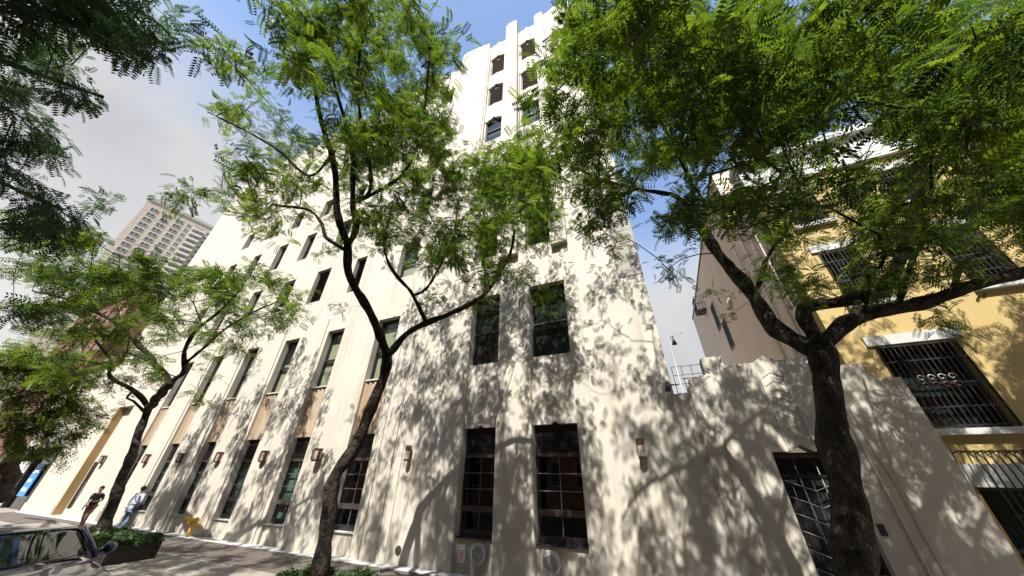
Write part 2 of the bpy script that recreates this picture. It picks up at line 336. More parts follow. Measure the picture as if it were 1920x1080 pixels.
# ------------------------------------------------------------------ window builders (parts of a building)
def frame_mesh(name, x0, x1, z0, z1, y0, y1, t, mat, parent, mid=None, extra=()):
    bl = [(x0, x0+t, y0, y1, z0, z1), (x1-t, x1, y0, y1, z0, z1), (x0+t, x1-t, y0, y1, z0, z0+t), (x0+t, x1-t, y0, y1, z1-t, z1)]
    if mid is not None: bl.append((x0+t, x1-t, y0-0.02, y1, mid-t*.6, mid+t*.6))
    return boxes(name, bl+list(extra), mat, parent)
def tall_window(b, x0, x1, z0, z1, yf, greenish):
    """street-level window: louvre on top, three rows of panes, transom, one row of panes"""
    H = z1-z0; y0 = yf+.26; t = .055
    zl = z0+H*0.735; zb = z0+H*0.70; zt1 = z0+H*0.255; zt0 = z0+H*0.205; zs = z0+H*0.055
    w = frame_mesh('window', x0, x1, z0, z1, y0, y0+.09, t, M_frame, b, extra=[(x0+t, x1-t, y0+.0, y0+.09, z0+t, zs), (x0+t, x1-t, y0+.05, y0+.09, zl, z1-t)])
    piece('window_rail', x0+t, x1-t, y0-.015, y0+.085, zb, zl, M_transom, w)
    piece('transom', x0+t, x1-t, y0-.03, y0+.085, zt0, zt1, M_transom, w)
    n = 9; hz = (z1-t-.13-zl)/n
    for i in range(n):
        zc = zl+hz*(i+.5)+.01
        o = piece('louver_slat', x0+t+.004, x1-t-.004, y0-.045, y0+.035, zc-.011, zc+.011, M_louver, w, rot=(R(38), 0, 0))
    xm = (x0+x1)/2; rows = [zb-(zb-zt1)*k/3 for k in range(4)]
    gl = M_glass if greenish else M_glassd
    def paneset(za, zb_):
        for (a, c) in ((x0+t, xm-.012), (xm+.012, x1-t)):
            piece('pane', a, c, y0+.04, y0+.046, za, zb_, gl, w)
    for k in range(3): paneset(rows[k+1]+.01, rows[k]-.01)
    paneset(zs+.005, zt0-.005)
    piece('glazing_bar', xm-.011, xm+.011, y0+.015, y0+.06, zt1, zb, M_bar, w)
    piece('glazing_bar', xm-.011, xm+.011, y0+.015, y0+.06, zs, zt0, M_bar, w)
    for k in (1, 2): piece('glazing_bar', x0+t, x1-t, y0+.017, y0+.058, rows[k]-.01, rows[k]+.01, M_bar, w)
    piece('blind' if greenish else 'dark_room', x0, x1, y0+.18, y0+.2, z0, z1, M_green_refl if greenish else M_inside, w)  # green sheet: a blind with the trees' reflection in its colour
    return w
def sash_window(b, x0, x1, z0, z1, yf, blind=0.0, dep=.28, mid=.46, fm=None):
    y0 = yf+dep; t = .06; fm = fm or M_frame
    zm = z0+(z1-z0)*mid
    w = frame_mesh('window', x0, x1, z0, z1, y0, y0+.1, t, fm, b, mid=zm)
    piece('pane', x0+t, x1-t, y0+.05, y0+.056, z0+t, zm-.03, M_glass, w)
    piece('pane', x0+t, x1-t, y0+.03, y0+.036, zm+.03, z1-t, M_glass, w)
    if blind > 0: piece('blind', x0+t, x1-t, y0+.15, y0+.155, z0+t, z0+(z1-z0)*blind, M_blind, w)
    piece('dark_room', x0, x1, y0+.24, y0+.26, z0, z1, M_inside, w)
    return w
def louver_window(b, x0, x1, z0, z1, yf, n, dep=.22, mat=None):
    mat = mat or M_louver2
    y0 = yf+dep
    w = frame_mesh('louver_window', x0, x1, z0, z1, y0, y0+.08, .05, mat, b, extra=[(x0+.05, x1-.05, y0+.06, y0+.08, z0+.05, z1-.05)])
    h = (z1-z0-.1)/n
    for i in range(n):
        zc = z0+.05+h*(i+.5)
        piece('louver_slat', x0+.05, x1-.05, y0-.01, y0+.055, zc-h*.12, zc+h*.12, mat, w, rot=(R(35), 0, 0))
    return w
def chevrons(b, xc, z0, z1, y, w, h, n, mat):
    """stacked chevron mouldings"""
    for i in range(n):
        z = z0+(z1-z0)*i/n
        prism_y('chevron', [(xc-w, z), (xc, z+h), (xc+w, z), (xc+w, z+.07), (xc, z+h+.075), (xc-w, z+.07)], y-.014, y+.02, mat, b)
def wavy_panel(name, x0, x1, z0, z1, y, b):
    nx, nz_ = 30, 54
    X = np.linspace(x0, x1, nx); Z = np.linspace(z0, z1, nz_)
    V, T = [], []
    for z in Z:
        for x in X:
            u = (x-x0)/(x1-x0)
            rib = .5+.5*math.cos(u*5*2*math.pi)
            zig = abs(((z/.13+.35*math.cos(u*5*2*math.pi)) % 1)-.5)*2
            V.append((x, y-.05*rib-.015*zig*rib, z)); T.append(max(0, min(1, .15+.35*zig*rib+.6*(abs(u-.5) < .2)*(1-.6*rib))))
    Fc = [(j*nx+i, j*nx+i+1, (j+1)*nx+i+1, (j+1)*nx+i) for j in range(nz_-1) for i in range(nx-1)]
    o = mesh(name, V, Fc, M_terra, b, True)
    a = o.data.attributes.new('tint', 'FLOAT', 'POINT'); a.data.foreach_set('value', T)
    return o

# ------------------------------------------------------------------ art deco building
B = thing('art_deco_building', 'tall off-white stepped building with dark windows in vertical bays behind the street trees', 'building', (-19, YF, 0.0))
bays = [(-3.68, -2.26), (-6.18, -4.93), (-11.45, -10.1), (-14.95, -13.7), (-18.4, -17.2), (-21.85, -20.75), (-25.45, -24.25), (-28.95, -27.8)]
ZS0, ZS1, ZW1 = 6.0, 8.85, 3.83
upper = []     # (x0,x1,z0,z1,kind)
for x0, x1, k in [(-18.0, -16.75, 'l'), (-14.6, -13.3, 'l'), (-11.1, -9.85, 's'), (-21.3, -20.1, 's'), (-24.7, -23.6, 's'), (-28.1, -27.0, 's'), (-31.5, -30.4, 's')]:
    upper.append((x0, x1, 11.1, 13.47, k))
for x0, x1, k in [(-21.1, -20.05, 's'), (-24.3, -23.2, 's'), (-27.5, -26.5, 's'), (-17.5, -16.4, 's'), (-14.1, -13.0, 's'), (-10.8, -9.7, 's'), (-30.9, -29.8, 's')]:
    upper.append((x0, x1, 15.15, 17.55, k))
for zz0, zz1, q in [(19.2, 20.95, 's'), (23.2, 25.2, 's'), (27.2, 29.2, 's')]:
    for i, xc in enumerate((-10.2, -13.5, -16.8, -20.2, -23.55, -26.9, -30.2)):
        upper.append((xc-.54, xc+.54, zz0, zz1, 'l' if (i == 5 and zz0 < 20) else 's'))
towA, towB = (-6.55, -5.25), (-4.05, -2.75)
# --- lower and left wall
portal = (-35.3, -32.95, SW, 6.4)
holes = [(a, b, SW, ZS1) for a, b in bays] + [u[:4] for u in upper if u[3] < 33] + [portal]
X_L, X_R = -40.6, 0.47
boxes('main_block', [(X_L+.02, -9.42, YF+.72, 24, SW-.02, 32.0), (-9.42, X_R-.02, YF+.72, 24, SW-.02, 33.0)], M_white, B)
wall_holes('wall', X_L, -9.4, SW-.02, 32.3, [h for h in holes if h[1] < -9.4], YF, .6, M_white, B, rim=.75)
lowtow = [h for h in holes if h[0] > -9.4] + [(a, b, 10.9, 18.9) for a, b in ((-6.3, -5.05), (-3.8, -2.45))]
wall_holes('wall', -9.4, X_R, SW-.02, 19.0, lowtow, YF+.004, .6, M_white, B, rim=.74)
for q in ((-9.4, towA[0]), (towA[1], towB[0]), (towB[1], X_R-.38)): wall_holes('wall', *q, 19.0, 33.1, [], YF+.004, .6, M_white, B, rim=.74)
for a, b in ((-6.3, -5.05), (-3.8, -2.45)):          # storeys hidden behind the leaves
    for z0, z1, k in ((11.0, 13.45, 'l'), (15.1, 17.5, 's')):
        if k == 'l': louver_window(B, a, b, z0, z1, YF+.1, 16, mat=M_louver)
        else: sash_window(B, a, b, z0, z1, YF+.1)
    for z0, z1 in ((10.9, 11.0), (13.45, 15.1), (17.5, 18.9)):
        boxes('spandrel', [(a+.003, b-.003, YF+.15, YF+.5, z0+.002, z1-.002)], M_white2, B)
# --- bays
for i, (a, b) in enumerate(bays):
    near = i < 2
    zb = .95 if near else .78
    tall_window(B, a+.003, b-.003, zb, ZW1, YF, not near and i > 2)
    boxes('apron', [(a+.003, b-.003, YF+.12, YF+.45, SW, zb-.03)], M_white2, B)
    boxes('sill', [(a+.004, b-.004, YF+.06, YF+.44, zb-.028, zb+.0)], M_stone if not near else M_frame, B)
    sp = (a+.003, b-.003)
    if near:
        xc = (a+b)/2
        prism_y('spandrel', [(a+.003, ZW1+.002), (xc-.13, ZW1+.002), (xc, ZW1+.09), (xc+.13, ZW1+.002), (b-.003, ZW1+.002), (b-.003, ZS0-.002), (a+.003, ZS0-.002)], YF+.07, YF+.4, M_white2, B)
        chevrons(B, xc, ZW1+.25, ZS0-.25, YF+.07, .17, .13, 8, M_white2)
        prism_y('window_peak', [(xc-.13, ZW1+.002), (xc+.13, ZW1+.002), (xc, ZW1+.09)], YF+.2, YF+.3, M_inside, B)
    else:
        wavy_panel('spandrel', a+.003, b-.003, ZW1+.002, ZS0-.06, YF+.17, B)
        boxes('spandrel_cap', [(a+.004, b-.004, YF+.07, YF+.44, ZS0-.06, ZS0-.002)], M_white2, B)
        boxes('spandrel_back', [(a+.003, b-.003, YF+.18, YF+.44, ZW1+.002, ZS0-.062)], M_white2, B)
    sash_window(B, a+.003, b-.003, ZS0, ZS1-.002, YF, blind=(.0 if near else (.86, .78, .55, .8, .84, .8)[i-2]))
for x0, x1, z0, z1, k in upper:
    if k == 'l': louver_window(B, x0+.002, x1-.002, z0+.002, z1-.002, YF, 14, mat=M_louver)
    else: sash_window(B, x0+.002, x1-.002, z0+.002, z1-.002, YF, blind=random.choice([0, 0, .5, .75, .3]))
# --- raised piers and grooves in the render
def strip(x0, x1, z0, z1, d=.07): boxes('pilaster', [(x0, x1, YF-d, YF+.02, z0, z1)], M_white2, B)
for x0, x1, d in ((-2.255, -1.78, .05), (-1.2, -0.35, .035), (-4.92, -3.69, .045), (-9.55, -9.0, .05), (-8.98, -8.6, .03), (-6.75, -6.185, .05), (-10.095, -9.7, .04)):
    strip(x0, x1, SW-.01, 10.6, d)
# rounded pier between two bays
n = 14; xa, xb = -13.69, -11.46; prof = []
for i in range(n+1):
    t = i/n; x = xa+(xb-xa)*t; prof.append((x, YF-.30*math.sin(math.pi*min(1, t*.9+.1))**.7*(0.35+.65*t)))
V = [(x, y, SW-.01) for x, y in prof]+[(x, y, 31.0) for x, y in prof]
Fc = [(i, i+1, n+2+i, n+1+i) for i in range(n)]
V += [(xa, YF+.01, SW-.01), (xb, YF+.01, SW-.01), (xa, YF+.01, 31.0), (xb, YF+.01, 31.0)]; k = 2*n+2
Fc += [(k, 0, n+1, k+2), (n, k+1, k+3, 2*n+1), tuple(range(n+1, 2*n+2))+(k+3, k+2)]
mesh('rounded_pier', V, Fc, M_white, B)
for a, b in zip(bays[3:], bays[4:]):
    xm0, xm1 = b[1]+.22, a[0]-.22
    strip(xm0, xm1, SW-.01, 9.6, .05)
for q in ((X_L, -35.32), (-32.93, -29.0)): boxes('base_course', [(*q, YF-.05, YF+.01, SW-.01, .62)], M_white2, B)
# --- tower top
for (a, b) in (towA, towB):
    xc = (a+b)/2
    tops = [22.25, 26.5, 31.0]; bots = [20.0, 24.1, 28.35]
    for j in range(3):
        z0, z1 = bots[j], tops[j]
        if j == 0: sash_window(B, a+.1, b-.004, z0, z1, YF+.06, mid=.55, dep=.2, fm=M_frame)
        else: louver_window(B, a+.1, b-.004, z0, z1, YF+.06, 15, dep=.2)
        boxes('jamb', [(a+.003, a+.098, YF+.15, YF+.5, z0, z1)], M_white2, B)
        zn = bots[j+1] if j < 2 else 33.2
        notch = [(a+.003, z1), (xc-.42, z1), (xc-.36, z1+.10), (xc-.18, z1+.12), (xc, z1+.32), (xc+.18, z1+.12), (xc+.36, z1+.10), (xc+.42, z1), (b-.003, z1)]
        if j < 2:
            prism_y('spandrel', notch+[(b-.003, zn-.004), (xc+.25, zn-.004), (xc, zn+.10), (xc-.25, zn-.004), (a+.003, zn-.004)], YF+.1, YF+.5, M_white2, B)
        else:
            prism_y('spandrel', notch+[(b-.003, 33.25), (xc+.4, 33.45), (xc+.2, 33.4), (xc, 33.75), (xc-.2, 33.4), (xc-.4, 33.45), (a+.003, 33.25)], YF+.1, YF+.6, M_white2, B)
        boxes('window_head', [(a+.003, b-.003, YF+.3, YF+.34, z1-.002, z1+.34)], M_inside, B)
    boxes('spandrel', [(a+.003, b-.003, YF+.1, YF+.5, 19.0, 19.996)], M_white2, B)
def pier(x0, x1, z0, z1, d):
    boxes('pier', [(x0, x1, YF-d, YF+.3, z0, z1), (x0+.12, x1-.12, YF-d+.05, YF+.3, z1, z1+.35)], M_white2, B)
pier(-5.04, -4.10, 10.5, 34.9, .28)
pier(-2.62, -1.95, 10.5, 33.9, .24)
boxes('pier', [(-6.98, -6.66, YF-.08, YF+.3, 10.5, 33.9)], M_white2, B)
prism_y('parapet', [(-9.4, 33.1), (-6.98, 33.1), (-6.98, 34.2), (-7.6, 34.45), (-9.0, 34.75), (-9.3, 34.55), (-9.4, 34.1)], YF+.004, YF+.6, M_white, B)
prism_y('parapet', [(-1.95, 33.1), (.09, 33.1), (.09, 34.2), (-.2, 34.5), (-1.2, 34.4), (-1.5, 34.1), (-1.95, 34.0)], YF+.004, YF+.6, M_white, B)
for i, x in enumerate(np.arange(-39.6, -11, 3.4)):
    prism_y('parapet_peak', [(x, 32.29), (x+1.5, 32.29), (x+1.3, 32.7), (x+.95, 32.75), (x+.75, 33.25), (x+.55, 32.75), (x+.2, 32.7)], YF+.004, YF+.5, M_white2, B)
# painted brick return beside the corner
boxes('brick_strip', [(-.34, X_R+.004, YF-.012, YF+.3, 8.4, 13.0)], M_wbrick, B)
# --- entrance portal
boxes('portal_back', [(-35.3, -32.95, YF+.40, YF+.7, SW, 6.4)], M_white2, B)
boxes('portal_frame', [(-35.297, -35.16, YF-.02, YF+.4, SW, 6.39)], M_gold, B)
d = boxes('entrance_door', [(-35.0, -33.2, YF+.35, YF+.398, SW, 3.3)], M_stone, B)
for k in range(2): piece('door_pane', -34.85+.85*k, -34.2+.85*k, YF+.33, YF+.35, .5, 3.0, M_glassd, d)
piece('door_handle', -34.13, -34.07, YF+.27, YF+.35, 1.0, 1.9, M_grey, d)
# --- small fittings of the wall
def plate(x, z, r):
    o = disc('round_cover', (x, z), r, YF-.075, YF+.02, M_stone, B)
    disc('cover_rim', (x, z), r*.72, YF-.088, YF-.07, M_grey, o)
    return o
plate(-5.34, .64, .23); plate(-3.22, .62, .235); 
disc('vent_hole', (-8.14, .5), .11, YF-.02, YF+.02, M_inside, B)
disc('round_cover', (-.7, .42), .2, YF-.07, YF+.02, M_frame, B)
o = prism_y('notice', [(-5.98, .42), (-5.75, .42), (-5.75, .80), (-5.98, .80)], YF-.052, YF-.048, simple('notice_paper', (.72, .70, .66), .8), B)
for k in range(6): piece('notice_line', -5.955, -5.78-.02*(k % 2), YF-.056, YF-.053, .455+.04*k, .472+.04*k, simple('notice_red_print', (.55, .16, .10), .8), o)

# ------------------------------------------------------------------ wall lamps (things)
def box_lamp(x, label, group, YF=YF):
    t = thing('wall_lamp', label, 'lamp', (x, YF, 3.1), group); 
    n = 8; prof = [(x-.2, YF+.0)]+[(x-.2+.4*i/n, YF-.06-.14*math.sin(math.pi*i/n)**.6) for i in range(n+1)]+[(x+.2, YF+.0)]
    def loft(z0, z1, s, nm, m):
        V = [(x+(p[0]-x)*s, YF+(p[1]-YF)*s, z0) for p in prof]+[(x+(p[0]-x)*s, YF+(p[1]-YF)*s, z1) for p in prof]; k = len(prof)
        return mesh(nm, V, [tuple(range(k-1, -1, -1)), tuple(range(k, 2*k))]+[(i, (i+1) % k, (i+1) % k+k, i+k) for i in range(k)], m, t)
    loft(2.94, 3.27, .94, 'diffuser', M_lampgl); loft(3.27, 3.32, 1.04, 'top_cap', M_bronze); loft(2.88, 2.94, 1.0, 'bottom_cap', M_bronze)
    for q in (-.17, 0, .17): piece('rib', x+q-.015, x+q+.015, YF-.2+abs(q)*.25, YF-.05, 2.94, 3.27, M_bronze, t)
    return t
for x, LB in ((-12.55, 'bronze curved box wall lamp on the rounded white pier'), (-16.3, 'bronze curved box wall lamp, next one along from the rounded pier'), (-19.75, 'bronze curved box wall lamp above the yellow standpipe'), (-23.2, 'bronze curved box wall lamp between the standpipe and the curving tree'),
              (-26.8, 'bronze curved box wall lamp beside the curving tree trunk, above the bag carrier'), (-32.45, 'bronze curved box wall lamp beside the ochre-edged entrance recess')): box_lamp(x, LB, 'box lamps along the white facade', YF-(.31 if x == -12.55 else .045))
def cyl_lamp(x, label):
    t = thing('wall_lamp', label, 'lamp', (x, YF-.05, 3.1))
    def cyl(nm, z0, z1, r, m):
        k = 16; c = [(x+r*math.cos(2*math.pi*i/k), YF-.16+r*math.sin(2*math.pi*i/k)) for i in range(k)]
        return mesh(nm, [(a, b, z0) for a, b in c]+[(a, b, z1) for a, b in c], [tuple(range(k-1, -1, -1)), tuple(range(k, 2*k))]+[(i, (i+1) % k, (i+1) % k+k, i+k) for i in range(k)], m, t)
    cyl('diffuser', 2.93, 3.2, .085, M_lampgl); cyl('top_cap', 3.2, 3.34, .1, M_bronze); cyl('bottom_cap', 2.87, 2.93, .1, M_bronze)
    boxes('bracket', [(x-.05, x+.05, YF-.12, YF+.0, 3.0, 3.12)], M_bronze, t)
    return t
cyl_lamp(-.62, 'slim cylindrical bronze wall lamp on the wide blank pier beside the gate wall')
cyl_lamp(-8.25, 'dark cylindrical wall lamp on blank wall between the forked tree and paired windows')
# security camera on the corner
t = thing('security_camera', 'small grey security camera on a bracket at the building corner', 'camera', (.3, YF, 4.6))
tubes('arm', [([(.62, YF-.06, 4.64), (.44, YF-.2, 4.62), (.36, YF-.25, 4.62)], .022), ([(.46, YF+.03, 4.64), (.46, YF-.2, 4.63)], .02)], M_grey, t)
tubes('camera_body', [([(.36, YF-.25, 4.66), (.34, YF-.27, 4.45)], [.06, .075])], M_frame, t, 12)
tubes('camera_dome', [([(.36, YF-.25, 4.66), (.36, YF-.25, 4.70), (.36, YF-.25, 4.73)], [.06, .05, .02])], M_grey, t, 12)

# ------------------------------------------------------------------ gate wall beside it
G = thing('gate_wall', 'low off-white stepped wall with chevron relief above a dark iron gate', 'wall', (2.75, YF, 0))
yg = YF+.03
L = [(.47, SW-.02), (.47, 4.42), (.86, 4.42), (.86, 4.6), (.94, 4.6), (.94, 4.81), (1.2, 4.81), (1.2, 4.85), (1.36, 4.85), (1.36, 5.32), (1.86, 5.32), (1.86, 5.06), (2.5, 5.05), (2.75, 5.22)]
Rr = [(3.0, 5.05), (3.55, 5.05), (3.55, 5.2), (4.1, 5.2), (4.1, 4.8), (4.52, 4.78), (4.52, 4.57), (4.64, 4.55), (4.64, 4.42), (5.04, 4.42), (5.04, SW-.02)]
gx0, gx1, gz = 2.17, 3.33, 3.0
poly = L+Rr+[(gx1, SW-.02), (gx1, gz), (2.95, gz), (2.75, gz+.14), (2.55, gz), (gx0, gz), (gx0, SW-.02)]
prism_y('wall', poly, yg, yg+.45, M_white, G)
boxes('pilaster', [(.88, 1.02, yg-.06, yg+.02, SW, 4.42), (1.3, 1.36, yg-.03, yg+.02, SW, 4.4), (2.5, 2.53, yg-.025, yg+.02, gz+.02, 4.95), (2.99, 3.02, yg-.025, yg+.02, gz+.02, 4.95)], M_white2, G)
chevrons(G, 2.76, gz+.2, 4.85, yg, .2, .12, 8, M_white2)
boxes('gate_lintel', [(gx0, gx1, yg+.1, yg+.3, gz-.12, gz-.05)], M_transom, G)
gt = boxes('gate', [(gx0+.004, gx0+.06, yg+.2, yg+.25, SW, gz-.004), (gx1-.06, gx1-.004, yg+.2, yg+.25, SW, gz-.004), (gx0+.06, gx1-.06, yg+.2, yg+.25, 2.5, 2.55), (gx0+.06, gx1-.06, yg+.2, yg+.25, .3, .35)], M_black, G)
def bar(nm, p, q, r, m, par, s=6): return tubes(nm, [([p, q], r)], m, par, s)
for k in range(5):
    x = gx0+.2+k*.19; bar('gate_bar', (x, yg+.225, .2), (x, yg+.225, gz-.1), .011, M_grey if k in (1, 3) else M_black, gt)
for k in range(7):
    z = .45+k*.3
    bar('gate_bar', (gx0+.06, yg+.21, z+.2), (2.75, yg+.21, z), .011, M_grey, gt); bar('gate_bar', (2.75, yg+.21, z), (gx1-.06, yg+.21, z+.2), .011, M_grey, gt)
boxes('gate_back', [(gx0+.004, gx1-.004, yg+.40, yg+.44, SW, gz-.004)], M_inside, G)
piece('bell_plate', 3.4, 3.5, yg-.02, yg+.01, 1.56, 1.74, M_black, G)
tubes('conduit', [([(3.79, yg-.03, SW), (3.79, yg-.03, 1.5), (3.78, yg-.03, 3.4), (3.72, yg-.03, 4.3)], .02), ([(4.0, yg-.02, SW), (4.0, yg-.02, 2.4), (3.92, yg-.02, 3.0), (3.9, yg-.02, 4.4)], .010)], M_white2, G, 8)

# ------------------------------------------------------------------ yellow house
YH = 11.0; HX = 4.82
H = thing('yellow_house', 'yellow rendered town house with barred windows and white cornice beside the gate wall', 'house', (7.2, YH, 0))
hw = [(5.55, 7.04, 3.47, 5.48), (5.6, 6.5, 6.72, 8.58), (8.1, 9.0, 6.72, 8.58), (5.5, 6.42, 9.7, 11.1), (8.1, 9.0, 9.7, 11.1), (5.75, 8.2, .4, 2.36), (8.5, 9.4, SW, 2.6)]
wall_holes('front_wall', HX, 9.66, SW-.02, 11.7, hw, YH, .4, M_yellow, H, rim=.5)
boxes('side_wall', [(HX-.004, 9.65, YH+.5, 13.3, SW-.02, 13.15), (HX-.004, 9.65, 13.3, 31.5, SW-.02, 15.4)], M_tan, H)
boxes('roof_edge', [(HX-.06, 9.66, 13.3, 31.6, 15.4, 15.5)], M_transom, H)
boxes('cornice', [(HX-.05, 9.66, YH-.12, YH+.6, 11.7, 12.9), (HX-.15, 9.7, YH-.35, YH+.6, 12.9, 13.15)], M_wframe, H)
for y in (11.9, 12.6, 13.5, 14.6): tubes('downpipe', [([(HX-.06, y, SW), (HX-.06, y, 13.0)], .06)], M_tan, H, 8)
for (y, z) in ((21.2, 10.0), (22.6, 11.8)):
    s = boxes('side_window', [(HX-.05, HX+.0, y-.5, y+.5, z-1.0, z+.8)], M_transom, H); piece('pane', HX-.06, HX-.05, y-.4, y+.4, z-.9, z+.7, M_inside, s)
s = boxes('window_cage', [(HX-.62, HX-.0, 24.4, 25.6, 13.2, 13.25)], M_black, H)
for k in range(7): bar('cage_bar', (HX-.6, 24.42+k*.19, 13.2), (HX-.6, 24.42+k*.19, 14.3), .02, M_black, s, 5)
for k in range(4): bar('cage_bar', (HX-.6+k*.2, 24.42, 13.2), (HX-.6+k*.2, 24.42, 14.3), .02, M_black, s, 5)
for zz in (13.7, 14.3): bar('cage_bar', (HX-.6, 24.4, zz), (HX-.6, 25.6, zz), .02, M_black, s, 5); bar('cage_bar', (HX-.6, 24.4, zz), (HX, 24.4, zz), .02, M_black, s, 5)
for i, (x0, x1, z0, z1) in enumerate(hw):
    if i == 6:
        dr = boxes('door', [(x0, x1, YH+.3, YH+.36, z0, z1)], M_wood, H); piece('door_handle', x0+.1, x0+.16, YH+.25, YH+.3, 1.1, 1.25, M_yel, dr); continue
    w = sash_window(H, x0+.003, x1-.003, z0+.003, z1-.003, YH, blind=0, dep=.22)
    if i != 5:
        boxes('lintel', [(x0-.14, x1+.14, YH-.06, YH+.05, z1+.003, z1+.26)], M_stone, H)
        boxes('window_sill', [(x0-.1, x1+.1, YH-.14, YH+.1, z0-.13, z0-.003)], M_stone, H)
    if i == 5: continue
    # iron guard in front of the window
    yb = YH-.03
    g = boxes('window_guard', [(x0+.004, x0+.026, yb-.021, yb+.021, z0+.03, z1-.03), (x1-.026, x1-.004, yb-.021, yb+.021, z0+.03, z1-.03), (x0, x1, yb-.02, yb+.02, z0+.05, z0+.08), (x0, x1, yb-.02, yb+.02, z1-.08, z1-.05), (x0, x1, yb-.018, yb+.018, (z0+z1)/2-.05, (z0+z1)/2-.0), (x0, x1, yb-.012, yb+.012, z0+(z1-z0)*.77, z0+(z1-z0)*.785), (x0, x1, yb-.012, yb+.012, z0+(z1-z0)*.22, z0+(z1-z0)*.235)], M_black, H)
    nb = int((x1-x0)/.1)
    for k in range(nb+1):
        x = x0+.02+(x1-x0-.04)*k/nb; piece('guard_bar', x-.009, x+.009, yb-.011, yb+.011, z0+.05, z1-.05, M_black, g)
    if i == 0:
        for cx in (6.08, 6.44):
            for (dx, dz) in ((-.09, .09), (.09, .09), (-.09, -.09), (.09, -.09)):
                pts = [(cx+dx+.075*math.cos(a)*(1-.1*a), yb-.03, 4.5+dz+.075*math.sin(a)*(1-.1*a)) for a in np.linspace(0, 5.4, 14)]
                tubes('guard_scroll', [(pts, .012)], M_grey if dz > 0 else M_bronze, g, 5)
# projecting cage of bent bars over the basement window
cg = boxes('basement_cage', [(5.7, 8.3, YH-.62, YH-.6, 1.1, 1.13), (5.7, 8.3, YH-.62, YH-.6, 1.9, 1.93)], M_black, H)
for k in range(23):
    x = 5.72+k*.115
    tubes('cage_bar', [([(x, YH+.0, 2.98), (x, YH-.25, 3.02), (x, YH-.45, 2.98), (x, YH-.58, 2.85), (x, YH-.62, 2.6), (x, YH-.62, .2)], .014)], M_black, cg, 5)
boxes('basement_lintel', [(5.6, 8.35, YH-.1, YH+.05, 2.36, 2.78)], M_stone, H)
for k in range(11): bar('roof_rail', (7.0+k*.26, YH+.3, 13.15), (7.0+k*.26, YH+.3, 14.1), .02, M_black, H, 5)
bar('roof_rail', (7.0, YH+.3, 14.1), (9.6, YH+.3, 14.1), .025, M_black, H, 5)
# brick house further right
K = thing('brick_house', 'red brick house standing next to the yellow town house', 'house', (15, YH-.3, 0))
bw = [(10.9+k*2.0, 11.9+k*2.0, z, z+1.9) for k in range(5) for z in (3.4, 6.7, 9.8)]
wall_holes('front_wall', 9.72, 21, SW-.02, 13.6, bw, YH-.3, .3, M_brick, K, rim=.5)
boxes('side_wall', [(9.72, 21, YH+.2, 24, SW-.02, 13.6)], M_brickS, K)
boxes('cornice', [(9.72, 21.1, YH-.6, YH+.2, 13.6, 14.0)], M_transom, K)
for x0, x1, z0, z1 in bw:
    sash_window(K, x0+.003, x1-.003, z0+.003, z1-.003, YH-.3, dep=.18, fm=M_wframe); boxes('lintel', [(x0-.1, x1+.1, YH-.36, YH-.28, z1, z1+.22)], M_stone, K)

# ------------------------------------------------------------------ alley things seen over the gate wall
t = thing('alley_lamp', 'thin dark lamp on a bent bracket high over the alley', 'lamp', (1.66, 20, SW))
tubes('lamp_post', [([(1.45, 20, SW), (1.45, 20, 9.9)], .035), ([(1.45, 20, 9.75), (2.3, 20, 9.95)], .02), ([(1.45, 20, 9.9), (1.62, 20, 9.6)], .015)], M_grey, t, 6)
tubes('lamp_shade', [([(1.7, 20, 9.8), (1.7, 20, 9.6), (1.7, 20, 9.28)], [.03, .05, .15])], M_black, t, 10)
t = thing('rooftop_rack', 'thin iron antenna rack on a pale rear annex beyond the gate wall', 'rack', (1.9, 20, SW))
boxes('annex', [(1.15, 2.75, 20.1, 22.5, SW, 5.9)], M_white2, t)
for k in range(4): bar('upright', (1.2+k*.5, 20.2, 5.9), (1.2+k*.5, 20.2, 8.0), .02, M_black, t, 5)
for z in (6.5, 7.0, 7.5, 8.0): bar('crossbar', (1.2, 20.2, z), (2.7, 20.2, z), .018, M_black, t, 5)
for z in (6.3, 6.8): bar('crossbar', (1.7, 20.2, z), (2.2, 20.2, z+.6), .015, M_black, t, 5)
piece('tray', 1.6, 2.4, 20.1, 20.4, 7.3, 7.36, M_grey, t)

# ------------------------------------------------------------------ storefront and buildings further down the street
S = thing('dark_storefront', 'black-framed shop front with a blue poster beside the white entrance', 'shop', (-44.5, YF, 0))
boxes('wall', [(-49, X_L-.02, YF+.4, 20, SW-.02, 10.0), (-49, X_L-.02, YF+.02, YF+.4, 4.0, 10.0)], M_white2, S)
boxes('shop_frame', [(-48.9, -48.6, YF, YF+.3, SW, 3.9), (-41.1, -40.7, YF, YF+.3, SW, 3.9), (-48.6, -41.1, YF, YF+.3, 3.3, 3.9), (-45.2, -44.8, YF, YF+.3, SW, 3.3)], M_black, S)
piece('shop_glass', -48.6, -41.1, YF+.2, YF+.21, SW, 3.3, M_glassd, S); piece('dark_room', -48.6, -41.1, YF+.36, YF+.38, SW, 3.3, M_inside, S)
boxes('awning', [(-45.0, -41.0, YF-.6, YF, 3.35, 3.5)], M_black, S)
po = boxes('poster', [(-43.6, -42.2, YF+.05, YF+.09, .9, 2.9)], simple('poster_blue', (.05, .22, .62), .4), S)
for k in range(3): piece('poster_mark', -43.4, -42.5-.2*(k % 2), YF+.035, YF+.05, 1.2+.55*k, 1.4+.55*k, simple('poster_white', (.7, .75, .8), .5), po)
for k in range(14): piece('shutter_slat', -48.5, -45.3, YF+.08, YF+.12, .2+k*.21, .37+k*.21, M_wframe, S)
K2 = thing('brick_tenement', 'red brick tenement with a row of windows beyond the shop front', 'building', (-57, YF, 0))
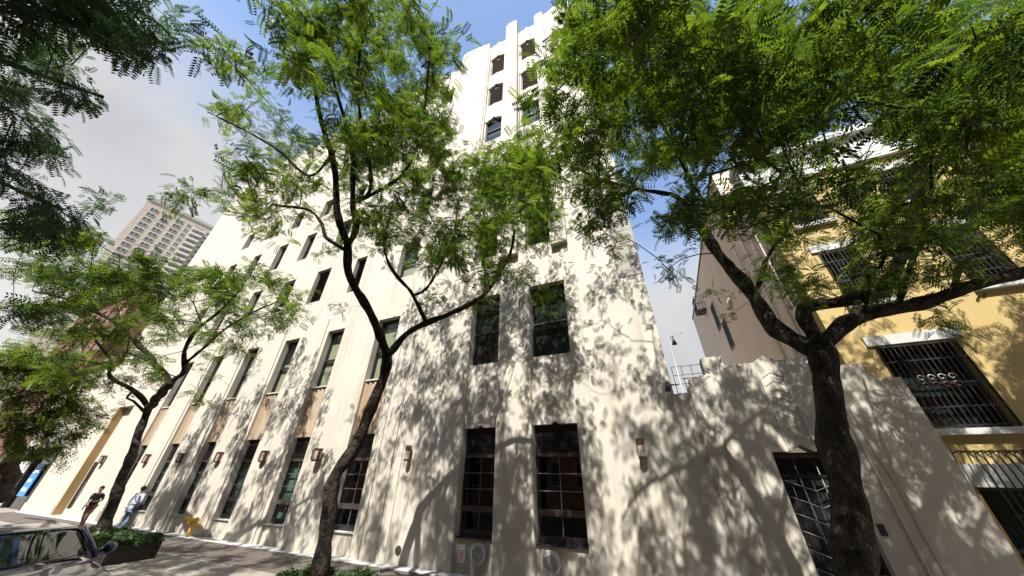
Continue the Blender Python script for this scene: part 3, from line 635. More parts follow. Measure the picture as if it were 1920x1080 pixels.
bw = [(-64.6+k*2.6, -63.2+k*2.6, z, z+2.0) for k in range(6) for z in (2.0, 5.6, 9.2, 12.8, 16.2)]
wall_holes('front_wall', -65.5, -49.1, SW-.02, 19.5, bw, YF, .3, M_brick, K2, rim=.5)
boxes('side_wall', [(-65.5, -49.1, YF+.5, 24, SW-.02, 19.5)], M_brickS, K2)
boxes('cornice', [(-65.6, -49.0, YF-.5, YF+.5, 19.5, 20.1)], M_transom, K2)
for x0, x1, z0, z1 in bw: sash_window(K2, x0+.003, x1-.003, z0+.003, z1-.003, YF, dep=.18, fm=M_wframe)
# tall tan tower far down the street
TX = -190.0
T = thing('apartment_tower', 'tall tan brick apartment tower with white window frames and balconies in the distance', 'tower', (TX, 42, 0))
boxes('tower_body', [(TX-30, TX, 22, 66, -.02, 109)], M_tbrick, T)
boxes('roof_parapet', [(TX-30.3, TX+.3, 21.7, 66.3, 109, 110.6)], M_stone, T)
T.rotation_euler = (0, 0, R(-9))
fl = 2.85
for r in range(22):
    z = 105.2-r*fl
    for c, y in enumerate((25.2, 29.6, 34.0, 37.4, 45.5, 49.0, 53.5, 58, 62.5)):
        if c == 3: wdt = .7
        else: wdt = 1.35
        w = piece('window', TX+.0, TX+.16, y-wdt, y+wdt, z-.82, z+.82, M_wframe, T)
        o = piece('pane', TX+.15, TX+.2, y-wdt+.16, y-.1, z-.62, z+.62, M_glassd, T)
        piece('pane', TX+.15, TX+.2, y+.1, y+wdt-.16, z-.62, z+.62, M_glassd, T)
    b_ = boxes('balcony', [(TX, TX+1.5, 39.2, 43.4, z-1.35, z-1.15), (TX+1.4, TX+1.5, 39.2, 43.4, z-1.15, z-.2), (TX, TX+1.4, 39.2, 39.3, z-1.15, z-.2), (TX, TX+1.4, 43.3, 43.4, z-1.15, z-.2)], M_wframe, T)
    piece('balcony_door', TX+.0, TX+.1, 39.6, 43.0, z-1.1, z+.9, M_glassd, b_)

# ------------------------------------------------------------------ houses across the street (seen in the window glass)
for x0, x1, m, lab, h in ((-46, -26.2, M_obrick, 'wide orange brick row house across the street from the entrance', 18.4), (-26, -11.2, M_brick, 'red brick row house across the street from the long planter', 19.0), (-11, 3.0, M_obrick, 'orange brick row house across the street from the paired windows', 19.4), (3.2, 17, M_brick, 'red brick row house across the street from the yellow house', 18.6), (17.2, 30, M_obrick, 'orange brick row house across the street from the brick house', 18.0)):
    O = thing('row_house', lab, 'house', ((x0+x1)/2, -9.8, 0))
    ww = [(x, x+1.1, z, z+1.9) for x in np.arange(x0+1.2, x1-1.5, 2.3) for z in (1.6, 5.0, 8.2, 11.4, 14.6)]
    V = wall_holes('front_wall', x0, x1, SW-.02, h, ww, -9.8, -.25, m, O, rim=-.4)
    boxes('house_body', [(x0, x1, -18, -10.2, SW-.02, h-.02)], m, O)
    boxes('cornice', [(x0, x1, -10.2, -9.3, h, h+.5)], M_stone, O)
    for a, b2, c, d2 in ww:
        w = frame_mesh('window', a+.003, b2-.003, c+.003, d2-.003, -10.04, -9.96, .08, M_wframe, O, mid=(c+d2)/2)
        piece('pane', a+.08, b2-.08, -10.03, -10.02, c+.08, d2-.08, M_glassd, w)

# ------------------------------------------------------------------ trees
def frond_template(m, droop, lw=.085, ll=.20):
    """pinnate leaf of unit length along +x: m pairs of pointed leaflets; verts (k,3)"""
    V = []
    for i in range(m):
        s = .16+.84*(i+.5)/m
        px, pz = s*(1-.12*droop*s), -droop*s*s*.5
        L_ = ll*(.75+.5*math.sin(math.pi*min(1, s*.9)))
        for sg in (-1, 1):
            bx = px+.02*sg
            ax, ay = .38*L_, sg*L_
            tip = (bx+ax, ay, pz-.05*L_-.12*L_)
            nx, ny = -ay/L_, ax/L_
            hx, hy = nx*lw*.5*.9, ny*lw*.5*.9
            V += [(bx, 0, pz), (bx+ax*.5+hx, ay*.5+hy, pz+.01), tip, (bx+ax*.5-hx, ay*.5-hy, pz+.01)]
    w = .006
    for a, b in ((0, .5), (.5, 1.0)):
        za, zb = -droop*a*a*.5, -droop*b*b*.5; xa, xb = a*(1-.12*droop*a), b*(1-.12*droop*b)
        V += [(xa, -w, za), (xb, -w*.6, zb), (xb, w*.6, zb), (xa, w, za)]
    return np.array(V)
def leaf_cloud(name, org, dirs, ups, size, tint, mat, parent, m, rng, lw=.085, ll=.2):
    N = len(org)
    if N == 0: return None
    x = dirs/np.linalg.norm(dirs, axis=1)[:, None]
    y = np.cross(ups, x); y /= np.linalg.norm(y, axis=1)[:, None]+1e-9
    z = np.cross(x, y)
    var = rng.integers(0, 3, N); Vall = []
    temps = [frond_template(m, d, lw, ll) for d in (.25, .6, .95)]
    K = len(temps[0])
    V = np.empty((N, K, 3), np.float32)
    for k in range(3):
        q = np.where(var == k)[0]; T = temps[k]
        V[q] = org[q, None, :]+size[q, None, None]*(T[None, :, 0:1]*x[q, None, :]+T[None, :, 1:2]*y[q, None, :]+T[None, :, 2:3]*z[q, None, :])
    V = V.reshape(-1, 3)-origin(parent).astype(np.float32)
    me = bpy.data.meshes.new(name); nv = len(V); nf = nv//4
    me.vertices.add(nv); me.vertices.foreach_set('co', V.ravel())
    me.loops.add(nv); me.loops.foreach_set('vertex_index', np.arange(nv, dtype=np.int32))
    me.polygons.add(nf); me.polygons.foreach_set('loop_start', np.arange(0, nv, 4, dtype=np.int32))
    a = me.attributes.new('tint', 'FLOAT', 'POINT'); a.data.foreach_set('value', np.repeat(tint, K).astype(np.float32))
    me.update(calc_edges=True); me.materials.append(mat)
    o = bpy.data.objects.new(name, me); link(o, parent); o['kind'] = 'stuff'
    return o
class Tree:
    def __init__(s, name, label, base, dome, seed, bark=None):
        s.t = thing(name, label, 'tree', base, 'street trees'); s.P = []; s.par = []; s.r = []; s.main = []; s.chains = []
        s.dome = dome; s.rng = np.random.default_rng(seed); s.base = np.array(base, float); s.bark = bark or M_bark
    def node(s, p, par, r, main): s.P.append(np.array(p, float)); s.par.append(par); s.r.append(r); s.main.append(main); return len(s.P)-1
    def path3(s, pts, start, r0, r1, tag_=True):
        """add a smooth limb through 3D points; start = node index or None"""
        pts = [np.array(p, float) for p in pts]
        if start is not None: pts = [s.P[start]]+pts
        Q = [pts[0]]
        ext = [2*pts[0]-pts[1]]+pts+[2*pts[-1]-pts[-2]]
        for i in range(1, len(ext)-2):
            a, b, c, d = ext[i-1:i+3]; n = max(2, int(np.linalg.norm(c-b)/.16))
            for k in range(1, n+1):
                t = k/n; Q.append(.5*((2*b)+(c-a)*t+(2*a-5*b+4*c-d)*t*t+(3*b-a-3*c+d)*t**3))
        n = len(Q); ids = []
        cur = start; ph = s.rng.uniform(0, 6, 6)
        for i, q in enumerate(Q):
            f = i/(n-1); r = r0*(1-f)+r1*f
            if i == 0 and start is not None: ids.append(start); continue
            j = r*.14*np.array([math.sin(i*.55+ph[0]), math.sin(i*.63+ph[1]), math.sin(i*.47+ph[2])])
            cur = s.node(q+j, cur, r, True); ids.append(cur)
        rad = [(r0*(1-i/(n-1))+r1*i/(n-1))*(1+.10*math.sin(i*.9+ph[3])+.06*math.sin(i*1.7+ph[4])) for i in range(n)]
        s.chains.append((ids, rad, True)); return ids
    def limb(s, px, start, z_end, r0, r1, Y0=None):
        """limb traced through pixels, distance running from the start node's to that of height z_end"""
        D = [ray(*q)/np.linalg.norm(ray(*q)) for q in px]
        t1 = (z_end-CAM[2])/D[-1][2]
        t0 = np.linalg.norm(s.P[start]-CAM) if start is not None else Y0/D[0][1]
        seg = np.array([0]+[np.linalg.norm(np.subtract(px[i+1], px[i])) for i in range(len(px)-1)]).cumsum()
        first = 40.0 if start is not None else 0.0
        f = (seg+first)/(seg[-1]+first)
        return s.path3([CAM+d*(t0*(1-a)+t1*a) for d, a in zip(D, f)], start, r0, r1)
    def near(s, px, Yhint=None):
        """main node whose projection lies nearest to a pixel"""
        best, bi = 1e9, 0
        for i, p in enumerate(s.P):
            v = p-CAM; w = v@FW
            if w <= 0: continue
            q = (960+F_PX*(v@RT)/w, 540-F_PX*(v@UP)/w); d = (q[0]-px[0])**2+(q[1]-px[1])**2
            if d < best: best, bi = d, i
        return bi
    def grow(s, clumps, zmin, dens, nfr, size, m, mat, lw=.085, ll=.2, tipr=.0045, spread=.33, open_=1.0, clus=7, cs=15):
        rng = s.rng; cx, cy, zc, rh, rz = s.dome; tips = []; ct = []
        for ci, (px, py, rx, ry, n, *lim) in enumerate(clumps):
            shade = rng.uniform(-.12, .12)
            tot = max(2, int(round(n*dens))); cen = []
            for k in range(max(1, int(round(tot/clus)))):
                a = rng.uniform(0, 2*math.pi); q = math.sqrt(rng.uniform(0, 1))
                cen.append((px+rx*q*math.cos(a), py+ry*q*math.sin(a), None))
            last = {}
            for k in range(tot):
                cc = k % len(cen)
                d = ray(cen[cc][0]+rng.normal(0, cs), cen[cc][1]+rng.normal(0, cs*.8)); d = d/np.linalg.norm(d)
                T = np.linspace(1.5, 26, 140); pts = CAM+T[:, None]*d
                e = ((pts[:, 0]-cx)**2+(pts[:, 1]-cy)**2)/rh**2+((pts[:, 2]-zc)/rz)**2
                e = np.where((pts[:, 1] > 9.0) | (pts[:, 2] < zmin), 99, e)
                ok = np.where(e < 1)[0]
                zs = pts[:, 2]-1.35*(9.7-pts[:, 1])
                if len(ok): wgt = np.where((zs[ok] > .3) & (zs[ok] < 9.5), open_, 1.0); j = rng.choice(ok, p=wgt/wgt.sum())
                else: j = int(np.argmin(e))
                if cc in last: j = int(np.clip(last[cc]+rng.normal(0, 2.6), 0, len(T)-1))
                else: last[cc] = j
                if e[j] > 90: continue
                if not len(ok) and e[j] > 2.2: continue
                tips.append(pts[j]); ct.append(shade)
        tips = np.array(tips); ct = np.array(ct)
        cand = np.array([i for i in range(len(s.P)) if s.P[i][2] > zmin-1.5 and s.r[i] < .12])
        P0 = np.array([s.P[i] for i in cand])
        order = np.argsort([np.min(np.sum((P0-t)**2, 1)) for t in tips])
        cap = len(s.P)+len(tips)*14
        A = np.empty((cap, 3)); A[:len(s.P)] = np.array(s.P); ok = np.zeros(cap, bool); ok[cand] = True
        cntr = np.zeros(cap); cntr[:] = 0
        ends = []
        root = s.base+np.array([0, 0, zc*.45])
        for ti in order:
            t = tips[ti]; n = len(s.P)
            dv = t-A[:n]; dd = np.sqrt((dv**2).sum(1))
            # prefer parents nearer the stem than the tip, so that twigs run outwards
            back = np.maximum(0, np.linalg.norm(A[:n]-root, axis=1)-np.linalg.norm(t-root))
            cost = np.where(ok[:n], dd+1.2*back, 1e9); b = int(np.argmin(cost)); L_ = dd[b]
            k = max(1, min(12, int(L_/.28))); cur = b; ids = [b]
            bend = rng.normal(0, .09*L_, 3); bend[2] += .10*L_
            for i in range(1, k+1):
                f = i/k; q = A[b]*(1-f)+t*f+bend*math.sin(math.pi*f)*(1 if k > 1 else 0)
                if i < k: q = q+rng.normal(0, .018, 3)
                cur = s.node(q, cur, 0.0, False); A[cur] = q; ok[cur] = True; ids.append(cur)
            s.chains.append((ids, None, False)); ends.append((ids, ct[ti]))
        # pipe-model radii
        n = len(s.P); acc = np.zeros(n); ex = 2.3
        for i in range(n-1, -1, -1):
            if not s.main[i]:
                s.r[i] = min(.06, max(tipr, acc[i]**(1/ex)))
            if s.par[i] is not None and not s.main[i]: acc[s.par[i]] += s.r[i]**ex
        # fronds
        O, Dd, U, S_, Ti = [], [], [], [], []
        for ids, sh in ends:
            pts = np.array([s.P[i] for i in ids]); tw = pts[-1]-pts[-2]; tw /= np.linalg.norm(tw)+1e-9
            for k in range(nfr):
                back = rng.uniform(0, 1)**1.5*spread*1.6
                o = pts[-1]-tw*back+rng.normal(0, spread*.28, 3)
                a = rng.uniform(0, 2*math.pi)
                dr = tw*.55+np.array([math.cos(a)*.95, math.sin(a)*.95, rng.normal(-.22, .28)])
                O.append(o); Dd.append(dr); U.append((rng.normal(0, .6), rng.normal(0, .6), 1)); S_.append(size*rng.uniform(.5, 1.35)); Ti.append(np.clip(rng.normal(.45, .28)+sh, 0, 1))
        leaf_cloud('crown', np.array(O), np.array(Dd), np.array(U), np.array(S_), np.array(Ti), mat, s.t, m, rng, lw, ll)
        return len(O)
    def build(s):
        V, Fc, V2, F2 = [], [], [], []
        for ids, rad, mainc in s.chains:
            p = [s.P[i] for i in ids]
            if len(p) < 2: continue
            if mainc:
                v, f = tube(p, rad, 12); n = len(V); V += v; Fc += [tuple(i+n for i in q) for q in f]
            else:
                r = [s.r[i] for i in ids]; r[0] = min(r[0], r[1]*1.25); r[-1] = r[-1]*.5
                v, f = tube(p, r, 5 if r[0] > .012 else 4, cap=False); n = len(V2); V2 += v; F2 += [tuple(i+n for i in q) for q in f]
        o = mesh('trunk', V, Fc, s.bark, s.t, True)
        if V2: q = mesh('twigs', V2, F2, s.bark, s.t, True); q['kind'] = 'stuff'
        return s.t
def rough_trunk(o, amt, seed):
    """knobbly relief on trunk and limbs"""
    tx = bpy.data.textures.new('bark_relief', 'CLOUDS'); tx.noise_scale = .16; tx.noise_depth = 3
    md = o.modifiers.new('bark_relief', 'DISPLACE'); md.texture = tx; md.strength = amt; md.mid_level = .5; md.texture_coords = 'LOCAL'

# --- forked tree before the rounded pier (tree 2)
t2 = Tree('locust_tree', 'slender dark locust tree forking in two before the rounded white pier', (-8.05, 6.9, SW), (-6.4, 4.6, 9.2, 6.2, 4.4), 21)
tr = t2.limb([(603, 1088), (610, 1000), (617, 940), (630, 895), (660, 845), (684, 795), (706, 745), (720, 700), (726, 668)], None, 5.55, .18, .145, Y0=6.75)
fk = tr[-1]
l1 = t2.limb([(707, 613), (687, 575), (667, 540), (655, 513), (652, 487), (651, 458)], fk, 7.3, .13, .09)
a1 = t2.limb([(640, 430), (635, 413), (631, 380), (630, 340), (622, 290), (600, 220), (585, 140), (570, 60)], l1[-1], 10.8, .09, .025)
b1 = t2.limb([(664, 440), (669, 418), (662, 391), (662, 333), (660, 267), (647, 227), (633, 177), (613, 100), (600, 30)], l1[-1], 11.4, .08, .022)
t2.limb([(611, 444), (604, 420), (578, 393), (520, 385), (450, 370)], t2.near((650, 470)), 8.6, .05, .018)
t2.limb([(693, 360), (693, 307), (680, 250), (670, 133), (690, 40)], t2.near((664, 385)), 11.3, .05, .018)
t2.limb([(720, 353), (760, 320), (790, 250), (800, 160), (810, 60)], t2.near((664, 385)), 11.2, .05, .018)
t2.limb([(580, 330), (520, 280), (450, 240), (390, 210)], t2.near((622, 290)), 9.6, .04, .014)
r1 = t2.limb([(760, 628), (800, 606), (850, 585), (905, 555), (935, 515), (955, 480), (965, 430)], fk, 8.2, .105, .035)
c1 = t2.limb([(775, 555), (764, 540), (733, 502), (720, 450), (735, 390)], t2.near((798, 604)), 8.8, .065, .02)
t2.limb([(800, 540), (830, 490), (850, 440), (860, 380)], t2.near((774, 556)), 8.6, .04, .016)
t2.limb([(900, 470), (905, 420), (915, 350)], t2.near((920, 540)), 8.8, .03, .014)
CL2 = [(560, 50, 70, 60, 80), (650, 60, 70, 70, 100), (740, 60, 70, 70, 100), (810, 70, 45, 60, 55), (590, 150, 70, 60, 80), (690, 160, 70, 60, 90), (780, 130, 50, 50, 50),
       (440, 105, 50, 22, 20), (500, 140, 40, 45, 30), (500, 205, 25, 25, 9), (430, 235, 50, 40, 45), (500, 290, 60, 45, 60), (370, 365, 70, 28, 38), (450, 345, 50, 40, 40), (560, 300, 60, 60, 70),
       (640, 250, 60, 60, 70), (720, 240, 60, 60, 70), (780, 200, 50, 50, 45), (820, 165, 35, 30, 20), (600, 370, 60, 40, 45), (530, 390, 60, 35, 40), (470, 420, 50, 35, 26), (700, 330, 60, 60, 60),
       (770, 300, 60, 60, 60), (850, 290, 45, 50, 40), (760, 400, 60, 50, 40), (840, 380, 50, 60, 55), (900, 350, 60, 60, 75), (960, 330, 60, 60, 75), (940, 420, 60, 50, 55), (880, 460, 50, 40, 35),
       (820, 470, 50, 40, 26), (740, 470, 50, 40, 20), (700, 420, 40, 50, 20), (590, 470, 60, 30, 12), (660, 560, 60, 20, 8), (900, 540, 35, 40, 14), (950, 520, 40, 50, 16), (800, 560, 60, 30, 10), (1010, 400, 50, 60, 40), (1020, 540, 35, 25, 9), (1000, 290, 50, 40, 40)]
CL2 += [(580, -60, 70, 45, 35), (700, -60, 70, 45, 35), (800, -50, 50, 40, 22)]
CL2 = [(*c[:4], max(2, int(c[4]*(.70 if c[0] < 690 or c[1] < 200 else 2.0)))) for c in CL2]
n2 = t2.grow(CL2, 5.6, .62, 11, .24, 8, M_leaf, open_=3.5, clus=5, cs=19)
t2.build()

# --- big tree at the gate (tree 3)
t3 = Tree('locust_tree', 'thick dark locust tree with three heavy limbs standing before the gate wall', (1.75, 6.35, SW), (2.6, 5.2, 8.9, 6.4, 4.4), 33, M_bark)
d0 = ray(1640, 1180); 
tr = t3.limb([(1660, 1240), (1632, 1130), (1612, 1075), (1590, 960), (1572, 860), (1560, 760), (1543, 685), (1530, 648)], None, 4.32, .225, .165, Y0=6.2)
fk = tr[-1]
l3 = t3.limb([(1471, 630), (1448, 612), (1432, 586), (1416, 558), (1397, 532), (1379, 514), (1365, 498), (1344, 474), (1320, 436), (1299, 404)], t3.near((1534, 660)), 7.6, .155, .085)
t3.limb([(1271, 371), (1229, 360), (1169, 348), (1110, 330), (1060, 300)], l3[-1], 8.6, .06, .018)
t3.limb([(1308, 339), (1345, 323), (1390, 310), (1440, 290)], l3[-1], 8.8, .045, .016)
u3 = t3.limb([(1296, 350), (1270, 280), (1230, 210), (1210, 130), (1190, 50)], l3[-1], 10.6, .05, .016)
t3.limb([(1336, 293), (1345, 246), (1350, 160), (1355, 60), (1365, 0)], t3.near((1308, 339)), 10.5, .04, .015)
t3.limb([(1420, 540), (1440, 480), (1480, 420), (1500, 340), (1510, 250)], t3.near((1410, 548)), 9.4, .045, .016)
m3 = t3.limb([(1512, 605), (1506, 585), (1520, 573), (1560, 570), (1610, 560), (1660, 530), (1695, 470), (1718, 385), (1728, 300), (1745, 220), (1775, 110), (1795, 10)], t3.near((1531, 650)), 10.2, .12, .045)
t3.limb([(1650, 200), (1600, 120), (1560, 40)], t3.near((1735, 270)), 10.4, .045, .015)
t3.limb([(1800, 230), (1860, 170), (1910, 130)], t3.near((1728, 320)), 9.2, .04, .015)
t3.limb([(1640, 430), (1600, 360), (1580, 300)], t3.near((1690, 480)), 8.4, .04, .014)
r3 = t3.limb([(1560, 628), (1585, 606), (1620, 592), (1680, 580), (1740, 565), (1790, 545), (1850, 527), (1925, 510), (1990, 495)], t3.near((1534, 650)), 5.35, .125, .08)
t3.limb([(1800, 500), (1830, 478), (1860, 470)], t3.near((1785, 547)), 5.9, .05, .02)
t3.limb([(1700, 520), (1720, 470), (1760, 420), (1790, 380)], t3.near((1690, 578)), 6.9, .05, .015)
CL3 = [c if c[0] < 1500 else (*c[:4], max(2, int(c[4]*.85))) for c in [(1100, 60, 45, 60, 60), (1170, 60, 60, 60, 85), (1250, 60, 60, 60, 90), (1330, 60, 60, 60, 90), (1410, 60, 60, 60, 90), (1490, 60, 60, 60, 85), (1570, 60, 60, 60, 80), (1650, 70, 60, 60, 70), (1730, 60, 60, 60, 55), (1810, 60, 60, 60, 50), (1890, 50, 45, 60, 40),
       (1140, 150, 60, 60, 80), (1220, 160, 60, 60, 90), (1310, 160, 60, 60, 90), (1400, 160, 60, 60, 95), (1480, 170, 60, 60, 90), (1560, 160, 60, 60, 80), (1640, 170, 60, 55, 65), (1720, 160, 50, 60, 45), (1800, 140, 50, 40, 25), (1880, 120, 50, 50, 35),
       (1070, 190, 40, 70, 50), (1050, 110, 25, 40, 18), (1180, 250, 60, 60, 80), (1270, 260, 60, 60, 75), (1360, 260, 60, 60, 85), (1450, 260, 60, 55, 70), (1540, 250, 40, 40, 22), (1730, 240, 60, 50, 45), (1820, 240, 60, 40, 45), (1890, 230, 40, 40, 26),
       (1080, 290, 60, 60, 65), (1010, 330, 50, 60, 40), (1130, 360, 60, 50, 60), (1060, 400, 60, 45, 40), (1220, 330, 50, 50, 50), (1150, 430, 35, 40, 20), (1260, 420, 40, 40, 24), (1255, 480, 20, 35, 8), (1310, 360, 50, 50, 50), (1390, 350, 60, 50, 60), (1470, 350, 50, 40, 40), (1420, 430, 60, 40, 45), (1500, 450, 40, 50, 30), (1330, 560, 15, 35, 5),
       (1570, 350, 60, 40, 40), (1650, 350, 60, 50, 55), (1740, 340, 60, 60, 65), (1820, 350, 50, 60, 45), (1610, 430, 60, 40, 40), (1690, 430, 60, 50, 60), (1780, 430, 60, 40, 45), (1870, 420, 40, 40, 20), (1560, 540, 60, 30, 35), (1660, 520, 60, 40, 45), (1480, 520, 50, 30, 26), (1740, 500, 50, 40, 32), (1730, 600, 60, 22, 22), (1800, 610, 50, 20, 14), (1640, 580, 50, 20, 12)]]
CL3 += [(1180, -60, 70, 45, 35), (1320, -60, 80, 45, 40), (1470, -60, 80, 45, 40), (1620, -60, 80, 45, 35)]
n3 = t3.grow(CL3, 4.9, .52, 11, .24, 8, M_leaf, open_=1.0, clus=5, cs=16)
t3.build()

# --- curving tree behind the planter (tree 1)
t1 = Tree('locust_tree', 'curving dark locust tree growing out of the long dark planter', (-18.6, 6.55, SW), (-17.6, 5.2, 7.6, 8.0, 3.6), 45)
tr = t1.limb([(192, 1012), (201, 969), (215, 934), (227, 904), (241, 865), (255, 830), (268, 792), (278, 766)], None, 4.95, .18, .135, Y0=6.7)
fk = tr[-1]
r_ = t1.limb([(299, 741), (314, 724)], fk, 5.35, .16, .145)
t1.limb([(314, 706), (293, 688), (281, 667), (255, 641), (231, 620), (207, 599), (166, 578), (115, 558), (60, 545)], r_[-1], 8.6, .11, .03)
q1 = t1.limb([(325, 712), (346, 696), (346, 658), (367, 621), (412, 583), (450, 545)], r_[-1], 8.2, .10, .025)
t1.limb([(375, 658), (417, 621), (462, 592), (520, 565)], t1.near((347, 685)), 7.6, .055, .018)
l_ = t1.limb([(267, 747), (246, 730), (213, 712), (204, 700), (210, 682), (196, 658), (170, 630)], fk, 7.2, .11, .03)
t1.limb([(170, 678), (110, 673), (60, 672)], t1.near((206, 690)), 6.6, .045, .018)
t1.limb([(267, 768), (250, 752), (238, 746), (246, 736)], t1.near((274, 775)), 5.35, .07, .03)
CL1 = [(60, 430, 60, 30, 24), (150, 445, 60, 30, 30), (60, 500, 60, 40, 45), (150, 510, 70, 40, 60), (240, 500, 60, 40, 50), (230, 560, 70, 40, 60), (310, 540, 60, 40, 60), (390, 540, 60, 40, 65), (460, 550, 60, 45, 75), (530, 560, 50, 40, 50), (140, 590, 70, 40, 60), (60, 600, 50, 30, 22),
       (330, 600, 60, 40, 45), (410, 620, 60, 35, 35), (490, 600, 50, 25, 22), (260, 630, 60, 40, 36), (180, 650, 60, 40, 45), (100, 660, 60, 30, 35), (300, 680, 50, 30, 20), (160, 710, 60, 30, 26), (420, 670, 30, 35, 14), (390, 740, 22, 24, 7), (240, 690, 40, 30, 14), (60, 710, 50, 25, 20)]
n1 = t1.grow(CL1, 5.2, .74, 11, .33, 6, M_leaf, lw=.10, ll=.22, open_=2.5, clus=5, cs=13)
t1.build()

# --- tree further down the sidewalk (tree 5)
t5 = Tree('locust_tree', 'leafy light green tree beside the dark shop front', (-34.2, 6.6, SW), (-33.5, 5.8, 6.2, 7.5, 4.2), 57)
tr = t5.limb([(8, 930), (20, 880), (27, 851), (30, 815)], None, 3.9, .30, .26, Y0=6.5)
t5.limb([(37, 800), (36, 777), (30, 759), (0, 745), (-30, 720)], tr[-1], 6.6, .18, .07)
t5.limb([(59, 806), (90, 790), (115, 768), (140, 730), (150, 700)], tr[-1], 6.4, .15, .06)
CL5 = [(20, 700, 40, 40, 35), (80, 730, 60, 40, 60), (150, 740, 50, 40, 40), (30, 780, 50, 40, 40), (100, 800, 60, 40, 50), (170, 790, 40, 30, 20), (20, 840, 30, 50, 20), (80, 860, 50, 25, 16), (60, 680, 60, 25, 26), (140, 690, 50, 25, 22), (190, 760, 30, 40, 18), (20, 900, 25, 30, 12), (120, 840, 50, 25, 20), (20, 660, 30, 30, 20)]
n5 = t5.grow(CL5, 2.6, .62, 10, .42, 5, M_leafy, lw=.12, ll=.25, tipr=.008, spread=.5, clus=4, cs=16)
t5.build()

# --- tree on the near side, its crown reaching over the street from the left (tree 0)
t0 = Tree('locust_tree', 'dark leafy boughs of a tree reaching over the street from the near sidewalk', (-9.2, -6.2, SW), (-9.0, -1.8, 8.8, 6.2, 3.8), 61)
tr = t0.path3([(-9.2, -6.2, SW), (-9.1, -6.1, 2.0), (-9.0, -5.9, 4.2)], None, .26, .2)
t0.path3([(-9.1, -5.0, 5.6), (-9.3, -3.6, 7.2), (-9.2, -2.0, 8.2), (-9.0, -.4, 9.0)], tr[-1], .14, .03)
t0.path3([(-9.6, -4.8, 5.8), (-11.0, -3.2, 7.0), (-12.0, -1.2, 7.8), (-12.4, .4, 8.0)], tr[-1], .13, .03)
t0.path3([(-8.6, -4.4, 6.2), (-7.6, -3.0, 8.0), (-7.0, -1.4, 9.2)], tr[-1], .12, .03)
CL0 = [(40, 40, 60, 50, 55), (130, 40, 60, 45, 55), (220, 40, 55, 45, 55), (280, 60, 45, 50, 50), (250, 110, 40, 28, 22), (50, 130, 60, 60, 55), (120, 110, 40, 30, 22), (40, 220, 60, 50, 45), (120, 200, 50, 40, 22), (30, 310, 40, 50, 30), (90, 320, 60, 50, 45), (170, 365, 50, 22, 16), (60, 390, 60, 40, 40), (120, 420, 60, 30, 25), (15, 590, 25, 14, 4)]
CL0 += [(-90, 60, 70, 70, 40), (-90, 220, 70, 70, 40), (60, -70, 90, 50, 45), (220, -60, 80, 45, 35), (-200, 120, 90, 100, 50), (-80, -120, 100, 80, 50), (-300, -50, 120, 120, 50)]
n0 = t0.grow(CL0, 4.6, .30, 11, .28, 8, M_leafd, clus=5, cs=15)
t0.build()

# --- tree out to the right whose boughs come in over the yellow house (tree 4)
t4 = Tree('locust_tree', 'pale barked boughs reaching in before the red brick house', (12.2, 6.4, SW), (11.0, 6.2, 8.0, 5.8, 3.6), 73, M_bark2)
tr = t4.path3([(12.2, 6.4, SW), (12.1, 6.4, 2.4), (11.9, 6.4, 4.6)], None, .25, .19)
t4.path3([(11.2, 6.4, 5.8), tuple(atY(1905, 308, 6.6)), tuple(atY(1865, 330, 6.7)), tuple(atY(1830, 345, 6.8))], tr[-1], .12, .03)
t4.path3([(12.3, 6.2, 6.2), (12.6, 5.6, 8.6), (12.4, 5.2, 10.4)], tr[-1], .13, .03)
CL4 = [(1890, 290, 35, 30, 22), (1860, 380, 50, 40, 26), (1900, 430, 25, 40, 14), (1880, 210, 40, 30, 20), (1960, 330, 50, 60, 40), (2040, 300, 60, 80, 50), (1990, 220, 60, 60, 40)]
CL4 += [(2060, 180, 80, 80, 60), (2150, 320, 90, 90, 70), (2000, 450, 60, 50, 40), (1930, 160, 40, 50, 30)]
n4 = t4.grow(CL4, 5.0, 1.3, 12, .30, 6, M_leaf)
t4.build()
for o in list(bpy.data.objects):
    if o.name.startswith('trunk'): rough_trunk(o, .055, 1)
print('fronds', n0, n1, n2, n3, n4, n5)

